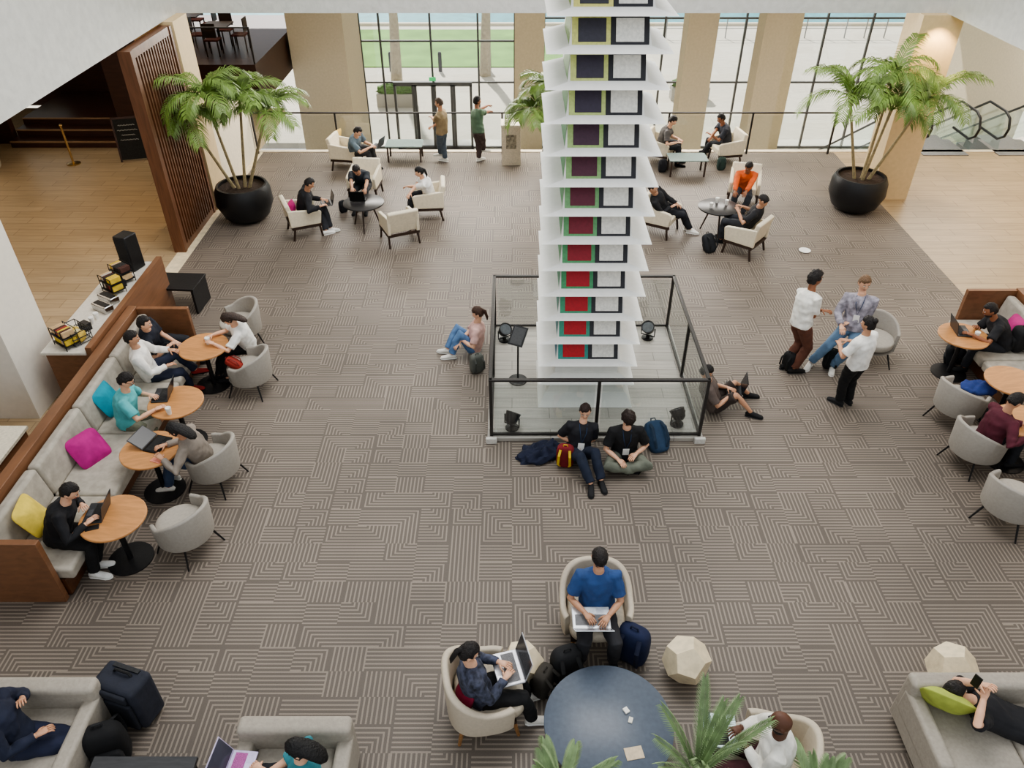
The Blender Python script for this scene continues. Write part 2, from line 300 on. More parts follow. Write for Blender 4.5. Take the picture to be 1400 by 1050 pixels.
# spotlights
def mk_spot():
    t=thing('spotlight','x','spotlight',group='black spotlights around the sculpture')
    MB().lathe([(.1,0),(.1,.02),(.03,.03),(.03,.06)],20).build('base',BLACK,t)
    MB().tube([(-.12,0,.22),(-.12,0,.06),(.12,0,.06),(.12,0,.22)],.012,6).build('yoke',BLACK,t)
    m=MB();m.T=Matrix.Translation((0,0,.2))@Matrix.Rotation(radians(-40),4,'X');m.lathe([(.05,-.1),(.09,-.06),(.11,.06),(.115,.08),(.1,.08),(.095,.06)],20).build('lamp_can',BLACK,t,ang=50)
    m=MB();m.T=Matrix.Translation((0,0,.2))@Matrix.Rotation(radians(-40),4,'X');m.lathe([(.095,.055),(.095,.065)],20).build('lens',M(c(90,95,98),.1),t);return t
sp=Fam(mk_spot)
for px,py,r,lb in((700,585,-30,'black spotlight in the front left corner of the sculpture enclosure'),(925,580,30,'black spotlight in the front right corner of the sculpture enclosure'),(688,465,-150,'black spotlight in the rear left corner of the sculpture enclosure'),(885,462,150,'black spotlight in the rear right corner of the sculpture enclosure')):
    p=P(px,py,.07);sp((min(max(p.x,SX0+.17),SX1-.17),p.y,.07),r,lb)
p=P(708,520,.07);t=thing('sign_stand','black stand with tilted information board inside the enclosure','sign',p)
MB().lathe([(.15,0),(.15,.02),(.02,.03)],24).build('base',BLACK,t);MB().tube([(0,0,.02),(0,0,.82)],.015,8).build('pole',BLACK,t)
SM=Matrix.Translation((0,0,.85))@Matrix.Rotation(radians(-25),4,'Z')@Matrix.Rotation(radians(40),4,'X')
m=MB();m.T=SM;bd=m.box((0,0,0),(.24,.32,.02)).build('board',BLACK,t);m=MB();m.T=SM;m.box((0,0,.012),(.19,.27,.004)).build('sheet',M(c(70,70,70),.3),bd)
# ---------- bench
def bench(label,x,y0,y1,flip,rz=0):
    t=thing('banquette',label,'bench',(x,y0,0));L=y1-y0;f=flip
    bx=lambda a,b2:(min(a*f,b2*f),max(a*f,b2*f))
    MB().bb(*bx(-.14,0),-.02,L+.02,0,1.02).build('back_panel',BENW,t,bev=.006)
    for y in(0,L):MB().bb(*bx(0,.82),y-.05,y+.03,0,1.0).build('end_panel',BENW,t,bev=.006)
    MB().bb(*bx(.05,.85),.05,L-.05,.02,.28).build('plinth',wood(c(96,60,36)),t)
    n=4
    for k in range(n):
        a=.05+k*(L-.1)/n;e=a+(L-.1)/n-.01
        MB().bb(*bx(.2,.98),a,e,.29,.46).build('seat_cushion',GREYF,t,bev=.04,seg=4)
        m=MB();m.T=Matrix.Translation((.13*f,0,.68))@Matrix.Rotation(radians(-10*f),4,'Y');m.box((0,(a+e)/2,0),(.16,e-a,.5)).build('back_cushion',GREYF,t,bev=.05,seg=4)
    return t
bench('long grey banquette with wooden back along the coffee counter',-6.04,5.75,10.68,1)
bench('grey banquette with wooden end panel at the right edge',8.42,6.3,11.25,-1)
# coffee counter
t=thing('coffee_counter','wooden counter with white stone top behind the left banquette','counter',(-6.66,10.95,0))
MB().bb(-.28,.38,-1.5,1.25,0,.94).build('body',BENW,t);MB().bb(-.32,.36,-1.55,1.3,.94,.99).build('worktop',M(c(212,206,194),.3,0,.05,20,.08),t,bev=.01);MB().bb(.37,.46,-1.55,1.32,0,1.08).build('back_panel',BENW,t)
t=thing('low_black_table','low black side table at the far end of the counter','table',G(238,385,.5),-4)
MB().box((0,0,.5),(.95,.6,.04)).build('tabletop',BLACK,t,bev=.005)
for x in(-.44,.44):MB().box((x,0,.25),(.04,.58,.48)).build('leg',BLACK,t)
ct=.99
t=thing('loudspeaker','black upright loudspeaker at the far end of the counter','speaker',P(184,366,ct),-20);MB().box((0,0,.32),(.26,.28,.64)).build('cabinet',BLACK,t,bev=.02);MB().box((0,-.145,.32),(.22,.012,.58)).build('grille',M(c(40,40,42),.9,0,1,120),t)
for i,(px,py,lb,wh) in enumerate(((170,383,'wire rack of snack packets next to the loudspeaker','rack next to the loudspeaker'),(157,398,'second wire rack of snack packets from the loudspeaker','second rack from the loudspeaker'),(84,492,'dark wire rack of packets at the near end of the counter','rack at the near end of the counter'))):
    b0=P(px,py,ct)
    if i==2:b0=V((-6.66,9.62,ct))
    t=thing('snack_rack',lb,'rack',b0,-35,'snack racks on the counter')
    for z in(.06,.2):MB().box((0,0,z),(.34,.24,.012)).build('shelf',BLACK,t)
    MB().tube([(-.17,-.11,0),(-.17,-.11,.3),(.17,-.11,.3),(.17,-.11,0)],.007,5).tube([(-.17,.11,0),(-.17,.11,.3),(.17,.11,.3),(.17,.11,0)],.007,5).build('frame',BLACK,t)
    for lv in(.066,.206):
        for k in range(7):
            o=MB().box((0,0,.045),(.035,.18,.09)).build('snack_packet',cloth(*random.choice([(150,60,50),(200,170,130),(80,50,42),(190,180,165),(50,46,44),(210,180,70)])),bev=.006);o.location=b0+Matrix.Rotation(radians(-35),3,'Z')@V((-.138+k*.046,0,lv));o.rotation_euler=(0,0,radians(-35));tag(o,'snack packet standing in the '+wh,'packet','snack packets in the '+wh)
for px,py,lb in((150,412,'small chrome tray nearest the snack racks'),(142,424,'small chrome tray nearest the paper cups')):
    t=thing('metal_tray',lb,'tray',P(px,py,ct),-30,'metal trays on the counter');MB().box((0,0,.06),(.34,.16,.12)).build('body',CHROME,t,bev=.015);MB().box((0,0,.123),(.28,.09,.01)).build('contents',BLACK,t)
def mk_cup():
    t=thing('paper_cup','x','cup',group='takeaway cups');MB().lathe([(.028,0),(.04,.1),(.038,.1),(.027,.01)],18).build('cup_body',M(c(235,232,225),.6),t,ang=60);MB().lathe([(.042,.1),(.042,.108),(.036,.116),(.03,.113)],18).build('lid',M(c(228,226,220),.4),t);return t
cup=Fam(mk_cup)
cup(P(133,436,ct),0,'white paper cup on the coffee counter near the chrome trays');cup(P(127,442,ct),0,'white paper cup on the coffee counter nearest the wire basket')
t=thing('wire_basket','black wire basket of yellow packets on the near counter end','basket',P(106,464,ct),-35)
m=MB()
for z in(.02,.12,.22):m.tube([(-.2,-.14,z),(.2,-.14,z),(.2,.14,z),(-.2,.14,z),(-.2,-.14,z)],.008,5)
for k in range(6):
    x=-.2+.08*k;m.tube([(x,-.14,.22),(x,-.14,.02),(x,.14,.02),(x,.14,.22)],.007,5)
m.build('wire_frame',BLACK,t)
for k in range(4):
    q=P(106,464,ct)+Matrix.Rotation(radians(-35),3,'Z')@V((-.13+k*.085,.02*(k%2),.1));o=MB().sup((0,0,0),(.045,.09,.07),.5,.5).build('yellow_packet',cloth(*((200,170,80) if k%2 else (190,180,140))));o.location=q;tag(o,'yellow packet in the wire basket on the counter','packet','yellow packets in the basket')
t=thing('side_cabinet','low wooden cabinet with stone top at the left edge','cabinet',(-7.0,7.7,0));MB().bb(-.9,.4,-.4,.3,0,.7).build('body',BENW,t);MB().bb(-.92,.43,-.43,.33,.7,.74).build('top',M(c(225,216,196),.4),t)
# left hall things
t=thing('entrance_steps','dark wooden steps with pale edges in the left hall','steps',(-12.1,20.6,0))
for k in range(3):
    MB().bb(-1.45,1.45,k*.45,3.3,k*.17,(k+1)*.17).build('step',DKW,t);MB().bb(-1.45,1.45,k*.45-.02,k*.45+.03,(k+1)*.17-.03,(k+1)*.17+.003).build('edge',M(c(150,120,90)),t)
t=thing('chalkboard','black chalkboard sign standing beside the slatted screen','sign',G(185,220,0),15)
TT=Matrix.Rotation(radians(-12),4,'X')
m=MB();m.T=TT;m.bb(-.3,.3,-.02,.02,.05,1.05).build('board',M(c(30,31,30),.8,0,.1,40,.5),t)
for z,w in((.9,.2),(.78,.24),(.66,.16),(.54,.22)):
    m=MB();m.T=TT;m.tube([(-w+j*w/8,-.024,z+.015*sin(j*2.3)) for j in range(17)],.005,4).build('chalk_line',M(c(190,190,185),.9),t)
m=MB();m.T=TT;m.bb(-.34,-.3,-.03,.03,0,1.1).bb(.3,.34,-.03,.03,0,1.1).bb(-.34,.34,-.03,.03,1.05,1.1).build('frame',DKW,t)
BRS=M(c(190,160,110),.25,.9)
t=thing('stanchion','brass barrier post standing in the left hall','barrier post',G(101,224,0));MB().lathe([(.17,0),(.17,.02),(.03,.05)],24).build('base',BRS,t);MB().tube([(0,0,.03),(0,0,.98)],.028,10).sup((0,0,1.0),(.045,.045,.03)).build('pole',BRS,t)
t=thing('curved_counter','curved cream reception counter at the left edge','counter',(-14.0,18.6,0));MB().lathe([(1.0,0),(1.1,.1),(1.25,1.0),(1.25,1.05)],40).build('body',CREAM,t);MB().lathe([(1.3,1.05),(1.3,1.1)],40).build('top',M(c(235,228,214)),t)
# restaurant terrace
struct('floor_terrace',MB().bb(-20,-7.7,24.25,31,0,1.2),DKW)
rail('glass railing along the raised dining terrace',[(-13,24.4),(-7.75,24.4)],1.6,1.0,1.2)
def mk_dch():
    t=thing('dining_chair','x','chair',group='dark dining chairs on the terrace')
    MB().box((0,0,.46),(.44,.44,.05)).build('seat',cloth(90,40,34),t,bev=.015)
    MB().box((0,-.21,.75),(.42,.035,.4)).build('backrest',DKLEG,t,bev=.01)
    for x in(-.19,.19):
        for y in(-.2,.19):MB().box((x,y,.22),(.035,.035,.44)).build('leg',DKLEG,t)
    return t
dch=Fam(mk_dch);i=0
for x,y,w0 in((-9.2,26,'right'),(-10.6,27.4,'middle'),(-11.7,25.6,'left')):
    t=thing('dining_table','dark square dining table on the raised terrace, the %s one'%w0,'table',(x,y,1.2),0,'terrace dining tables');MB().box((0,0,.74),(.8,.8,.04)).build('tabletop',DKLEG,t);MB().tube([(0,0,0),(0,0,.73)],.04).build('leg',BLACK,t)
    for dx,dy,r,w in((-.65,0,-90,'left'),(.65,0,90,'right'),(0,-.65,0,'near side'),(0,.65,180,'far side')):dch((x+dx,y+dy,1.2),r,'dark dining chair at the %s of the %s terrace table'%(w,w0))
# escalators
for x,lb in((11.5,'escalator nearer the right pillar'),(13.5,'escalator at the right edge beside the cream wall')):
    t=thing('escalator',lb+', glass sides and black handrails','escalator',(x,20.6,0),0,'escalators in the right hall')
    st=MB()
    for k in range(16):st.bb(-.45,.45,.6+k*.4,1.0+k*.4,-.24*k-.5,-.24*k)
    st.bb(-.6,.6,-.6,.6,-.3,.02);st.build('steps',M(c(140,140,142),.4,.4),t)
    for s in(-.62,.62):
        hp=[(s,.6,.35),(s,-.3,.35),(s,-.55,.5),(s,-.62,.72),(s,-.5,.95),(s,-.25,1.05),(s,.6,1.05),(s,7,-2.8)]
        MB().tube(hp,.034,8).build('handrail',BLACK,t);MB().add([(s-.01,y,z) for y,z in((-.5,.1),(.6,.1),(7,-3.8),(7,-2.85),(.6,1.0),(-.3,1.0))]+[(s+.01,y,z) for y,z in((-.5,.1),(.6,.1),(7,-3.8),(7,-2.85),(.6,1.0),(-.3,1.0))],[(0,1,2,3,4,5),(6,7,8,9,10,11)]).build('balustrade',glassm((.9,.95,.94,1),.1),t)
# bin
t=thing('waste_bin','cream square bin with notice beside the long railing','bin',G(699,222,0));MB().box((0,0,.5),(.48,.45,1.0)).build('body',M(c(214,200,176),.6),t,bev=.01);MB().box((0,0,1.02),(.52,.5,.05)).build('top',M(c(225,214,194)),t);MB().box((0,-.23,.62),(.26,.01,.36)).build('notice',M(c(150,140,120),.6,0,0,14,.6),t)
# ---------- furniture families
def mk_arm():
    t=thing('armchair','x','armchair',group='cream armchairs with dark wooden frames')
    MB().box((0,.03,.37),(.54,.58,.15)).build('seat',CREAMF,t,bev=.03,seg=3)
    m=MB();m.T=Matrix.Translation((0,-.3,.56))@Matrix.Rotation(radians(14),4,'X');m.box((0,0,0),(.66,.1,.5)).build('backrest',CREAMF,t,bev=.03,seg=3)
    for s in(-1,1):
        m=MB();m.T=Matrix(((0,0,1,0),(1,0,0,0),(0,1,0,0),(0,0,0,1)));m.prism([(-.34,.3),(.3,.3),(.34,.56),(.28,.6),(-.36,.68)],s*.31-.035,s*.31+.035).build('armrest',CREAMF,t,bev=.015)
        for y,yy in((.3,.25),(-.32,-.24)):MB().tube([(s*.33,y,0),(s*.31,yy,.34)],.024,6).build('leg',DKLEG,t)
        MB().box((s*.32,0,.27),(.05,.64,.05)).build('side_rail',DKLEG,t)
    MB().box((0,-.3,.27),(.6,.05,.05)).build('rear_rail',DKLEG,t);return t
arm=Fam(mk_arm)
def shell(w,d,e,armz,backz,bot,th,A,fab,t,n=28):
    g=lambda x:math.copysign(abs(x)**e,x);vs=[];fs=[]
    for i in range(n+1):
        th_=radians(-A+2*A*i/n);sx,cy=g(sin(th_)),g(cos(th_));k=max(0,cos(th_))**.8;zt=armz+(backz-armz)*k
        fl=1.06
        for (r,z) in((1.0,bot),(fl,zt-.02),(fl-.04,zt),(fl-th/w+.04,zt),(fl-th/w,zt-.02),(1-th/w,bot)):vs.append((w*sx*r,-d*cy*r,z))
    for i in range(n):
        for j in range(6):fs.append((i*6+j,i*6+(j+1)%6,(i+1)*6+(j+1)%6,(i+1)*6+j))
    fs+=[tuple(range(6)),tuple(n*6+j for j in range(6))]
    return MB().add(vs,fs).build('backrest',fab,t,bev=.01,ang=60)
BAR=M(c(156,150,141),.55,0,.1,30,.06)
def mk_bar():
    t=thing('barrel_chair','x','chair',group='grey barrel chairs at the round wooden tables')
    shell(.34,.34,1,.6,.78,.27,.06,118,BAR,t);MB().sup((0,.03,.4),(.3,.31,.075),.4,1,28).build('seat',M(c(172,165,154),.6,0,.1,30,.06),t,ang=60)
    MB().lathe([(.28,.25),(.33,.29)],28).build('seat_base',BAR,t)
    for x in(-1,1):
        for y in(-1,1):MB().tube([(x*.29,y*.28,0),(x*.2,y*.2,.27)],[.011,.016],6).build('leg',BLACK,t)
    return t
bar=Fam(mk_bar)
LNG=M(c(194,182,163),.55,0,.1,30,.05)
def mk_lng():
    t=thing('lounge_chair','x','armchair',group='beige lounge chairs at the dark round table')
    shell(.38,.38,.7,.6,.84,.26,.07,122,LNG,t,36);MB().sup((0,.05,.4),(.31,.34,.08),.4,.5,28).build('seat',M(c(186,175,157),.6),t,ang=60)
    MB().box((0,0,.24),(.56,.56,.05)).build('seat_base',DKLEG,t)
    for x in(-1,1):
        for y in(-1,1):MB().tube([(x*.28,y*.3,0),(x*.24,y*.25,.25)],[.018,.026],6).build('leg',wood(c(150,110,70)),t)
    return t
lng=Fam(mk_lng)
def mk_tab():
    t=thing('cafe_table','x','table',group='round wooden pedestal tables')
    MB().lathe([(.36,.71),(.378,.718),(.378,.738),(.37,.745)],48).build('tabletop',TOPW,t);MB().tube([(0,0,.02),(0,0,.71)],.035,14).build('pedestal',BLACK,t);MB().lathe([(.27,0),(.27,.015),(.05,.03)],32).build('base',BLACK,t);return t
tab=Fam(mk_tab)
TZ=.745
for px,py,lb in((278,473,'round wooden table farthest along the left banquette, cups on it'),(240,549,'round wooden table before the man in the teal shirt'),(205,614,'round wooden table beside the magenta cushion'),(154,707,'round wooden table before the man in the black hoodie'),(1318,458,'round wooden table before the man on the right banquette'),(1385,520,'second round wooden table at the right edge'),(1400,575,'round wooden table in front of the person in maroon')):
    tab(G(px,py,TZ),random.uniform(-20,20),lb)
for px,py,r,lb in((328,440,120,'grey barrel chair under the woman leaning over the farthest table'),(340,503,80,'grey barrel chair holding the red bag'),(290,628,75,'grey barrel chair under the woman in the grey cardigan'),(250,716,60,'empty grey barrel chair beside the black hoodie table'),(1314,545,-60,'grey barrel chair with blue jacket at the right edge'),(1338,603,-70,'grey barrel chair under the person in maroon'),(1386,680,-50,'grey barrel chair lowest at the right edge'),(1196,462,170,'grey barrel chair behind the standing group')):
    bar(G(px,py,.42),r,lb)
for px,py,r,lb in((414,293,-65,'cream armchair under the man in black with a laptop, left group'),(545,303,25,'empty cream armchair with its back to the camera, left group'),(585,270,95,'cream armchair under the woman in white, left group'),(498,245,175,'cream armchair behind the dark table, left group'),(474,206,-100,'cream armchair at the railing with a yellow cushion under the man in grey'),(1020,318,50,'cream armchair under the man holding a phone, right group'),(904,292,-120,'cream armchair beside the sculpture, right group'),(1018,252,165,'cream armchair under the man in orange'),(903,200,-120,'cream armchair at the railing right of the sculpture'),(993,200,100,'cream armchair at the railing under the man in dark shirt')):
    arm(G(px,py,.42),r,lb)
for px,py,r,lb in((814,832,180,'beige lounge chair under the man in the blue shirt'),(662,945,-80,'beige lounge chair under the woman with glasses'),(1050,1040,70,'beige lounge chair under the man in the white shirt')):
    lng(G(px,py,.42),r,lb)
def darktab(px,py,z,r,label,col=(50,48,48)):
    t=thing('round_table',label,'table',G(px,py,z));MB().lathe([(r-.01,z-.035),(r,z-.028),(r,z-.006),(r-.008,z)],56).build('tabletop',M(c(*col),.35,0,.05,20,.1),t)
    for k in range(3):
        a=k*2.1+.5;MB().tube([(cos(a)*r*.75,sin(a)*r*.75,0),(cos(a)*r*.35,sin(a)*r*.35,z-.035)],[.016,.022],6).build('leg',DKLEG,t)
    return t
darktab(497,276,.6,.44,'dark round table of the left armchair group');darktab(983,282,.6,.44,'dark round table of the right armchair group')
darktab(832,988,.45,.62,'large slate blue round table in the foreground',(86,95,108))
for px,py,lb in((553,196,'low glass table at the railing left of the standing men'),(940,215,'low table at the railing right of the sculpture')):
    t=thing('low_table',lb,'table',G(px,py,.42));MB().box((0,0,.42),(.95,.55,.03)).build('tabletop',M(c(140,156,152),.12),t,bev=.005)
    for x in(-.42,.42):
        for y in(-.22,.22):MB().box((x,y,.2),(.04,.04,.4)).build('leg',DKLEG,t)
def sofa(label,loc,w,rz=180):
    t=thing('sofa',label,'sofa',loc,rz,'grey sofas along the bottom');m=M(c(164,156,144),.7,0,.2,30,.08)
    MB().box((0,0,.2),(w,.84,.24)).build('base',m,t,bev=.03);MB().box((0,-.34,.5),(w,.18,.5)).build('backrest',m,t,bev=.05,seg=4)
    n=2 if w>1.2 else 1
    for k in range(n):MB().box((-w/2+.15+(k+.5)*(w-.3)/n,.06,.39),((w-.32)/n,.68,.16)).build('seat_cushion',m,t,bev=.04,seg=3)
    for s in(-1,1):MB().box((s*(w/2-.07),.04,.42),(.15,.8,.34)).build('armrest',m,t,bev=.04,seg=3)
    for s in(-1,1):
        for y in(-.36,.36):MB().box((s*(w/2-.1),y,.04),(.05,.05,.08)).build('leg',DKLEG,t)
    return t
sofa('grey sofa in the lower left corner under the person in navy',(-4.85,3.85,0),1.7);sofa('grey seat at the bottom edge under the person with a pink laptop',(-2.0,3.45,0),1.05);sofa('grey sofa at lower right with lime cushion',(4.7,3.9,0),1.7)
# stone stools
ph=(1+sqrt(5))/2
def stool(px,py,lb,r=.26):
    bm=bmesh.new();pts=[V((x,y,z)) for x in(-1,1) for y in(-1,1) for z in(-1,1)]
    for a in(-1,1):
        for b2 in(-1,1):pts+=[V((0,a/ph,b2*ph)),V((a/ph,b2*ph,0)),V((a*ph,0,b2/ph))]
    R=V((0,1,ph)).rotation_difference(V((0,0,1))).to_matrix()
    for p in pts:bm.verts.new((R@p)*r/sqrt(3))
    bmesh.ops.convex_hull(bm,input=bm.verts);bmesh.ops.dissolve_limit(bm,angle_limit=.05,verts=bm.verts,edges=bm.edges);bmesh.ops.recalc_face_normals(bm,faces=bm.faces)
    zm=min(v.co.z for v in bm.verts)
    for v in bm.verts:v.co.z-=zm
    me=bpy.data.meshes.new('stool');bm.to_mesh(me);bm.free();o=link('stone_stool',me,STONE,None,0,2,10,True);o.location=G(px,py,.22);o.rotation_euler=(0,0,random.uniform(0,2));tag(o,lb,'stool','faceted stone stools')
stool(938,905,'faceted cream stone stool right of the dark round table');stool(1300,915,'faceted cream stone stool behind the lime cushion sofa');stool(714,908,'faceted cream stone stool between the two seated laptop users',.24)
# cushions
def pillow(px,py,z,col,lb,rx=-35,rz=-90,s=.23):
    m=MB();m.sup((0,0,0),(s,s,.09),1.0,.35,28,fn=lambda p:V((p.x*s,p.y*s,p.z*.09*(1-.75*max(abs(p.x),abs(p.y))**4))))
    o=m.build('cushion',cloth(*col,.2),ang=80);o.location=P(px,py,z);o.rotation_euler=(radians(90+rx),0,radians(rz));return tag(o,lb,'cushion')
pillow(121,613,.62,(176,36,124),'magenta cushion on the left banquette',-40,60);pillow(146,545,.68,(24,140,160),'teal cushion behind the man in the teal shirt',-25,90);pillow(43,705,.72,(214,190,84),'yellow cushion at the near end of the left banquette',-25,100)
pillow(1293,958,.68,(168,180,84),'lime cushion on the lower right sofa',-30,150,.24);pillow(1385,448,.68,(180,50,120),'pink cushion on the right banquette',-25,-90,.2);pillow(460,186,.62,(214,180,100),'yellow cushion in the armchair at the railing',-20,-110,.18);pillow(398,285,.6,(176,36,110),'magenta cushion behind the man in black, left group',-20,-70,.17);pillow(637,948,.55,(140,30,60),'dark red cushion beside the woman with glasses',-20,-80,.18)
# bags
def bag(px,py,z,rz,col,lb,s=1,lie=0,name='backpack',cat='backpack',col2=None):
    t=thing(name,lb,cat,P(px,py,z),rz);t.rotation_euler=(radians(-lie),0,radians(rz));m=cloth(*col);m2=cloth(*(col2 or tuple(int(x*.75) for x in col)))
    MB().sup((0,0,.23*s),(.16*s,.1*s,.24*s),.55,.6,22).build('body',m,t,ang=80);MB().sup((0,.1*s,.16*s),(.12*s,.045*s,.12*s),.5,.5,18).build('pocket',m2,t,ang=80)
    for x in(-.08,.08):MB().tube([(x*s,-.08*s,.42*s),(x*1.2*s,-.17*s,.34*s),(x*1.3*s,-.17*s,.15*s),(x*s,-.09*s,.05*s)],[(.022*s,.007*s)]*4,6,ref=(1,0,0)).build('strap',m2,t)
    MB().tube([(-.04*s,-.02,.45*s),(-.03*s,-.02,.5*s),(.03*s,-.02,.5*s),(.04*s,-.02,.45*s)],.01*s,6).build('handle',m2,t);return t
bag(652,508,0,30,(96,98,92),'grey backpack beside the woman in pink at the railing',.75);bag(772,636,0,-10,(120,30,36),'dark red and yellow bag beside the woman at the railing',.8,col2=(200,170,50))
def heap(px,py,col,lb,s,name='jacket'):
    o=MB().sup((0,0,0),None,1,1,32,fn=lambda p:V((p.x*s*(1+.35*noise.noise(p*2.1)),p.y*s*.62*(1+.35*noise.noise(p*2.7)),max(-.0,(p.z+.2)*.13*(1+.8*noise.noise(p*3.3)))))).build(name,cloth(*col),ang=80);o.location=P(px,py,.005);o.rotation_euler=(0,0,.4);tag(o,lb,'jacket');return o
heap(738,622,(30,36,58),'crumpled navy jacket on the carpet at the front railing',.32)
bag(903,618,0,15,(40,64,90),'blue grey backpack leaning on the front railing',1.0,50);bag(772,925,0,20,(32,32,34),'black backpack left of the man in blue',1.05);bag(742,945,0,60,(60,56,50),'dark brown bag beside the woman with glasses',.85);bag(862,900,0,-30,(28,38,70),'navy backpack right of the man in blue',1.15)
bag(972,345,0,30,(34,36,40),'dark backpack on the carpet by the right armchair group',.85,30);bag(1385,478,.46,90,(24,24,26),'black backpack on the right banquette',.9);bag(158,1038,0,200,(18,18,20),'black backpack at the near corner of the suitcase',1.2,0,col2=(34,34,36));bag(905,235,0,0,(34,34,38),'black bag beside the railing chair right of the sculpture',.7);bag(985,232,0,0,(50,70,64),'dark green bag on the floor behind the right group',.7)
bag(470,290,0,30,(26,28,34),'small black bag between chair and dark table, left group',.6);bag(1300,497,0,60,(34,36,40),'dark backpack under the right wooden table',.7,20)
bag(1076,505,0,-60,(24,24,26),'black tote bag held by the standing man with brown trousers',.72,name='tote_bag',cat='bag');bag(1133,503,0,-20,(22,28,30),'black tote bag between the feet of the perched man',.8,name='tote_bag',cat='bag');bag(330,502,.46,80,(150,50,40),'small red bag lying on the barrel chair',.55,60,name='handbag',cat='bag')
t=thing('suitcase','navy black soft suitcase standing behind the black backpack','suitcase',G(178,952,.3),-18)
m=cloth(40,43,54);MB().box((0,0,.34),(.5,.3,.6)).build('body',m,t,bev=.05,seg=4);MB().box((0,-.17,.28),(.4,.05,.4)).build('front_pocket',cloth(32,35,44),t,bev=.02);MB().box((0,-.17,.56),(.36,.04,.1)).build('front_pocket',cloth(32,35,44),t,bev=.015);MB().tube([(-.1,.04,.64),(-.08,.04,.68),(.08,.04,.68),(.1,.04,.64)],.014,6).build('handle',BLACK,t)
MB().box((0,.1,.645),(.3,.04,.02)).build('telescopic_handle',M(c(60,60,62),.3,.5),t)
for x in(-.18,.18):
    for y in(-.09,.09):MB().tube([(x-.015,y,.025),(x+.015,y,.025)],.025,12).build('wheel',BLACK,t)
t=thing('slate_table','dark slate topped low table at the bottom edge','table',G(192,1058,.42));MB().box((0,0,.42),(.95,.3,.04)).build('tabletop',wood(c(62,62,64),(2,14,2)),t);[MB().box((x,0,.2),(.05,.26,.4)).build('leg',BLACK,t) for x in(-.42,.42)]
# small items
def laptop(px,py,z,rz,lb,base=(150,152,156),scr=(20,22,28),ang=105,s=1,key=(30,30,32),tilt=0):
    t=thing('laptop',lb,'laptop',P(px,py,z),rz,'laptops');t.rotation_euler=(radians(tilt),0,radians(rz));t.scale=(s,s,s);m=M(c(*base),.35,.4,0)
    b=MB().box((0,0,.009),(.33,.23,.018)).build('base',m,t,bev=.006);MB().box((0,.025,.019),(.28,.11,.003)).build('keyboard',M(c(*key),.6,0,1,200,.5),b);MB().box((0,-.07,.019),(.1,.06,.002)).build('trackpad',M(c(*[min(255,x+15) for x in base]),.3),b)
    L=MB();L.T=Matrix.Translation((0,.115,.018))@Matrix.Rotation(radians(ang-90+0),4,'X').inverted();L.box((0,0,.115),(.33,.008,.23));L=L.build('lid',m,t,bev=.003)
    q=MB();q.T=Matrix.Translation((0,.115,.018))@Matrix.Rotation(radians(ang-90),4,'X').inverted();q.box((0,-.005,.117),(.31,.003,.205)).build('screen',M(c(*scr),.15,0,0,3,.3,.3),L);return t
laptop(132,702,TZ,-85,'dark laptop on the table of the man in the black hoodie',(60,62,66));laptop(216,608,TZ,75,'open black laptop on the table beside the magenta cushion',(26,26,28),(20,20,24),150);laptop(222,541,TZ,-85,'laptop on the table of the man in teal',(60,62,66),(120,130,150));laptop(1314,453,TZ,85,'laptop on the table of the man on the right banquette',(60,62,66),(60,80,110))
laptop(808,846,.66,180,'silver white laptop on the lap of the man in blue',(225,228,232),(60,60,64),130,1.2,(150,150,152));laptop(694,915,.66,-75,'silver laptop on the lap of the woman with glasses',(200,200,204),(40,40,44),105,1.15,(150,150,152))
laptop(446,278,.62,-70,'dark laptop on the lap of the man in black, left group',(40,40,44));laptop(490,272,.61,180,'black laptop on the dark round table of the left group',(30,30,32));laptop(1003,532,.3,-100,'dark laptop on the knees of the person beside the right railing',(40,42,46));laptop(990,1000,.66,85,'laptop on the lap of the man in the white shirt',(190,205,210),(60,80,80),120);laptop(328,1052,.62,85,'laptop with pink keyboard at the bottom edge',(200,190,220),(60,60,70),115,1,(220,120,190));laptop(515,200,.6,-110,'laptop on the lap of the man in grey at the railing',(60,62,66))
for px,py,lb in((285,470,'paper cup on the farthest left wooden table'),(232,566,'paper cup with lid on the teal man table'),(1334,462,'paper cup on the right banquette table')):cup(P(px,py,TZ),0,lb)
for px,py,lb in((972,284,'paper cup on the left side of the dark table, right group'),(980,277,'paper cup in the middle of the dark table, right group'),(993,280,'paper cup on the right side of the dark table, right group')):cup(P(px,py,.6),0,lb)
def small(name,lb,cat,px,py,z,d,col,rz=0,grp=None):
    o=MB().box((0,0,d[2]/2),d).build(name,M(c(*col),.4),bev=.003);o.location=P(px,py,z);o.rotation_euler=(0,0,radians(rz));return tag(o,lb,cat,grp)
small('napkin','brown paper napkin on the slate blue table','napkin',867,1030,.45,(.17,.12,.008),(200,180,150),10)
small('phone','black phone on the table of the man in the black hoodie','phone',126,722,TZ,(.075,.15,.009),(20,20,22),-70);small('phone','pink cased phone on the table beside the magenta cushion','phone',214,630,TZ,(.075,.15,.009),(230,150,130),70);small('cup_lid','small white lid on the slate blue table','lid',856,972,.45,(.05,.06,.02),(235,232,225),30);small('wrapper','small pale wrapper near the centre of the slate blue table','wrapper',862,985,.45,(.06,.04,.015),(225,220,205),70)
for px,py,z0,cl,lb in((118,450,.99,(40,38,38),'small dark box on the counter between the cups and the wire basket'),(166,391,.99,(30,30,32),'small dark box on the counter between the two snack racks')):small('condiment_box',lb,'box',px,py,z0,(.16,.12,.12),cl,-30)
pl=MB().lathe([(.05,0),(.12,.015),(.12,.02),(.045,.008)],28).build('plate',WHITE,ang=60);pl.location=P(1100,343,0);tag(pl,'small white plate left on the carpet behind the standing group','plate')
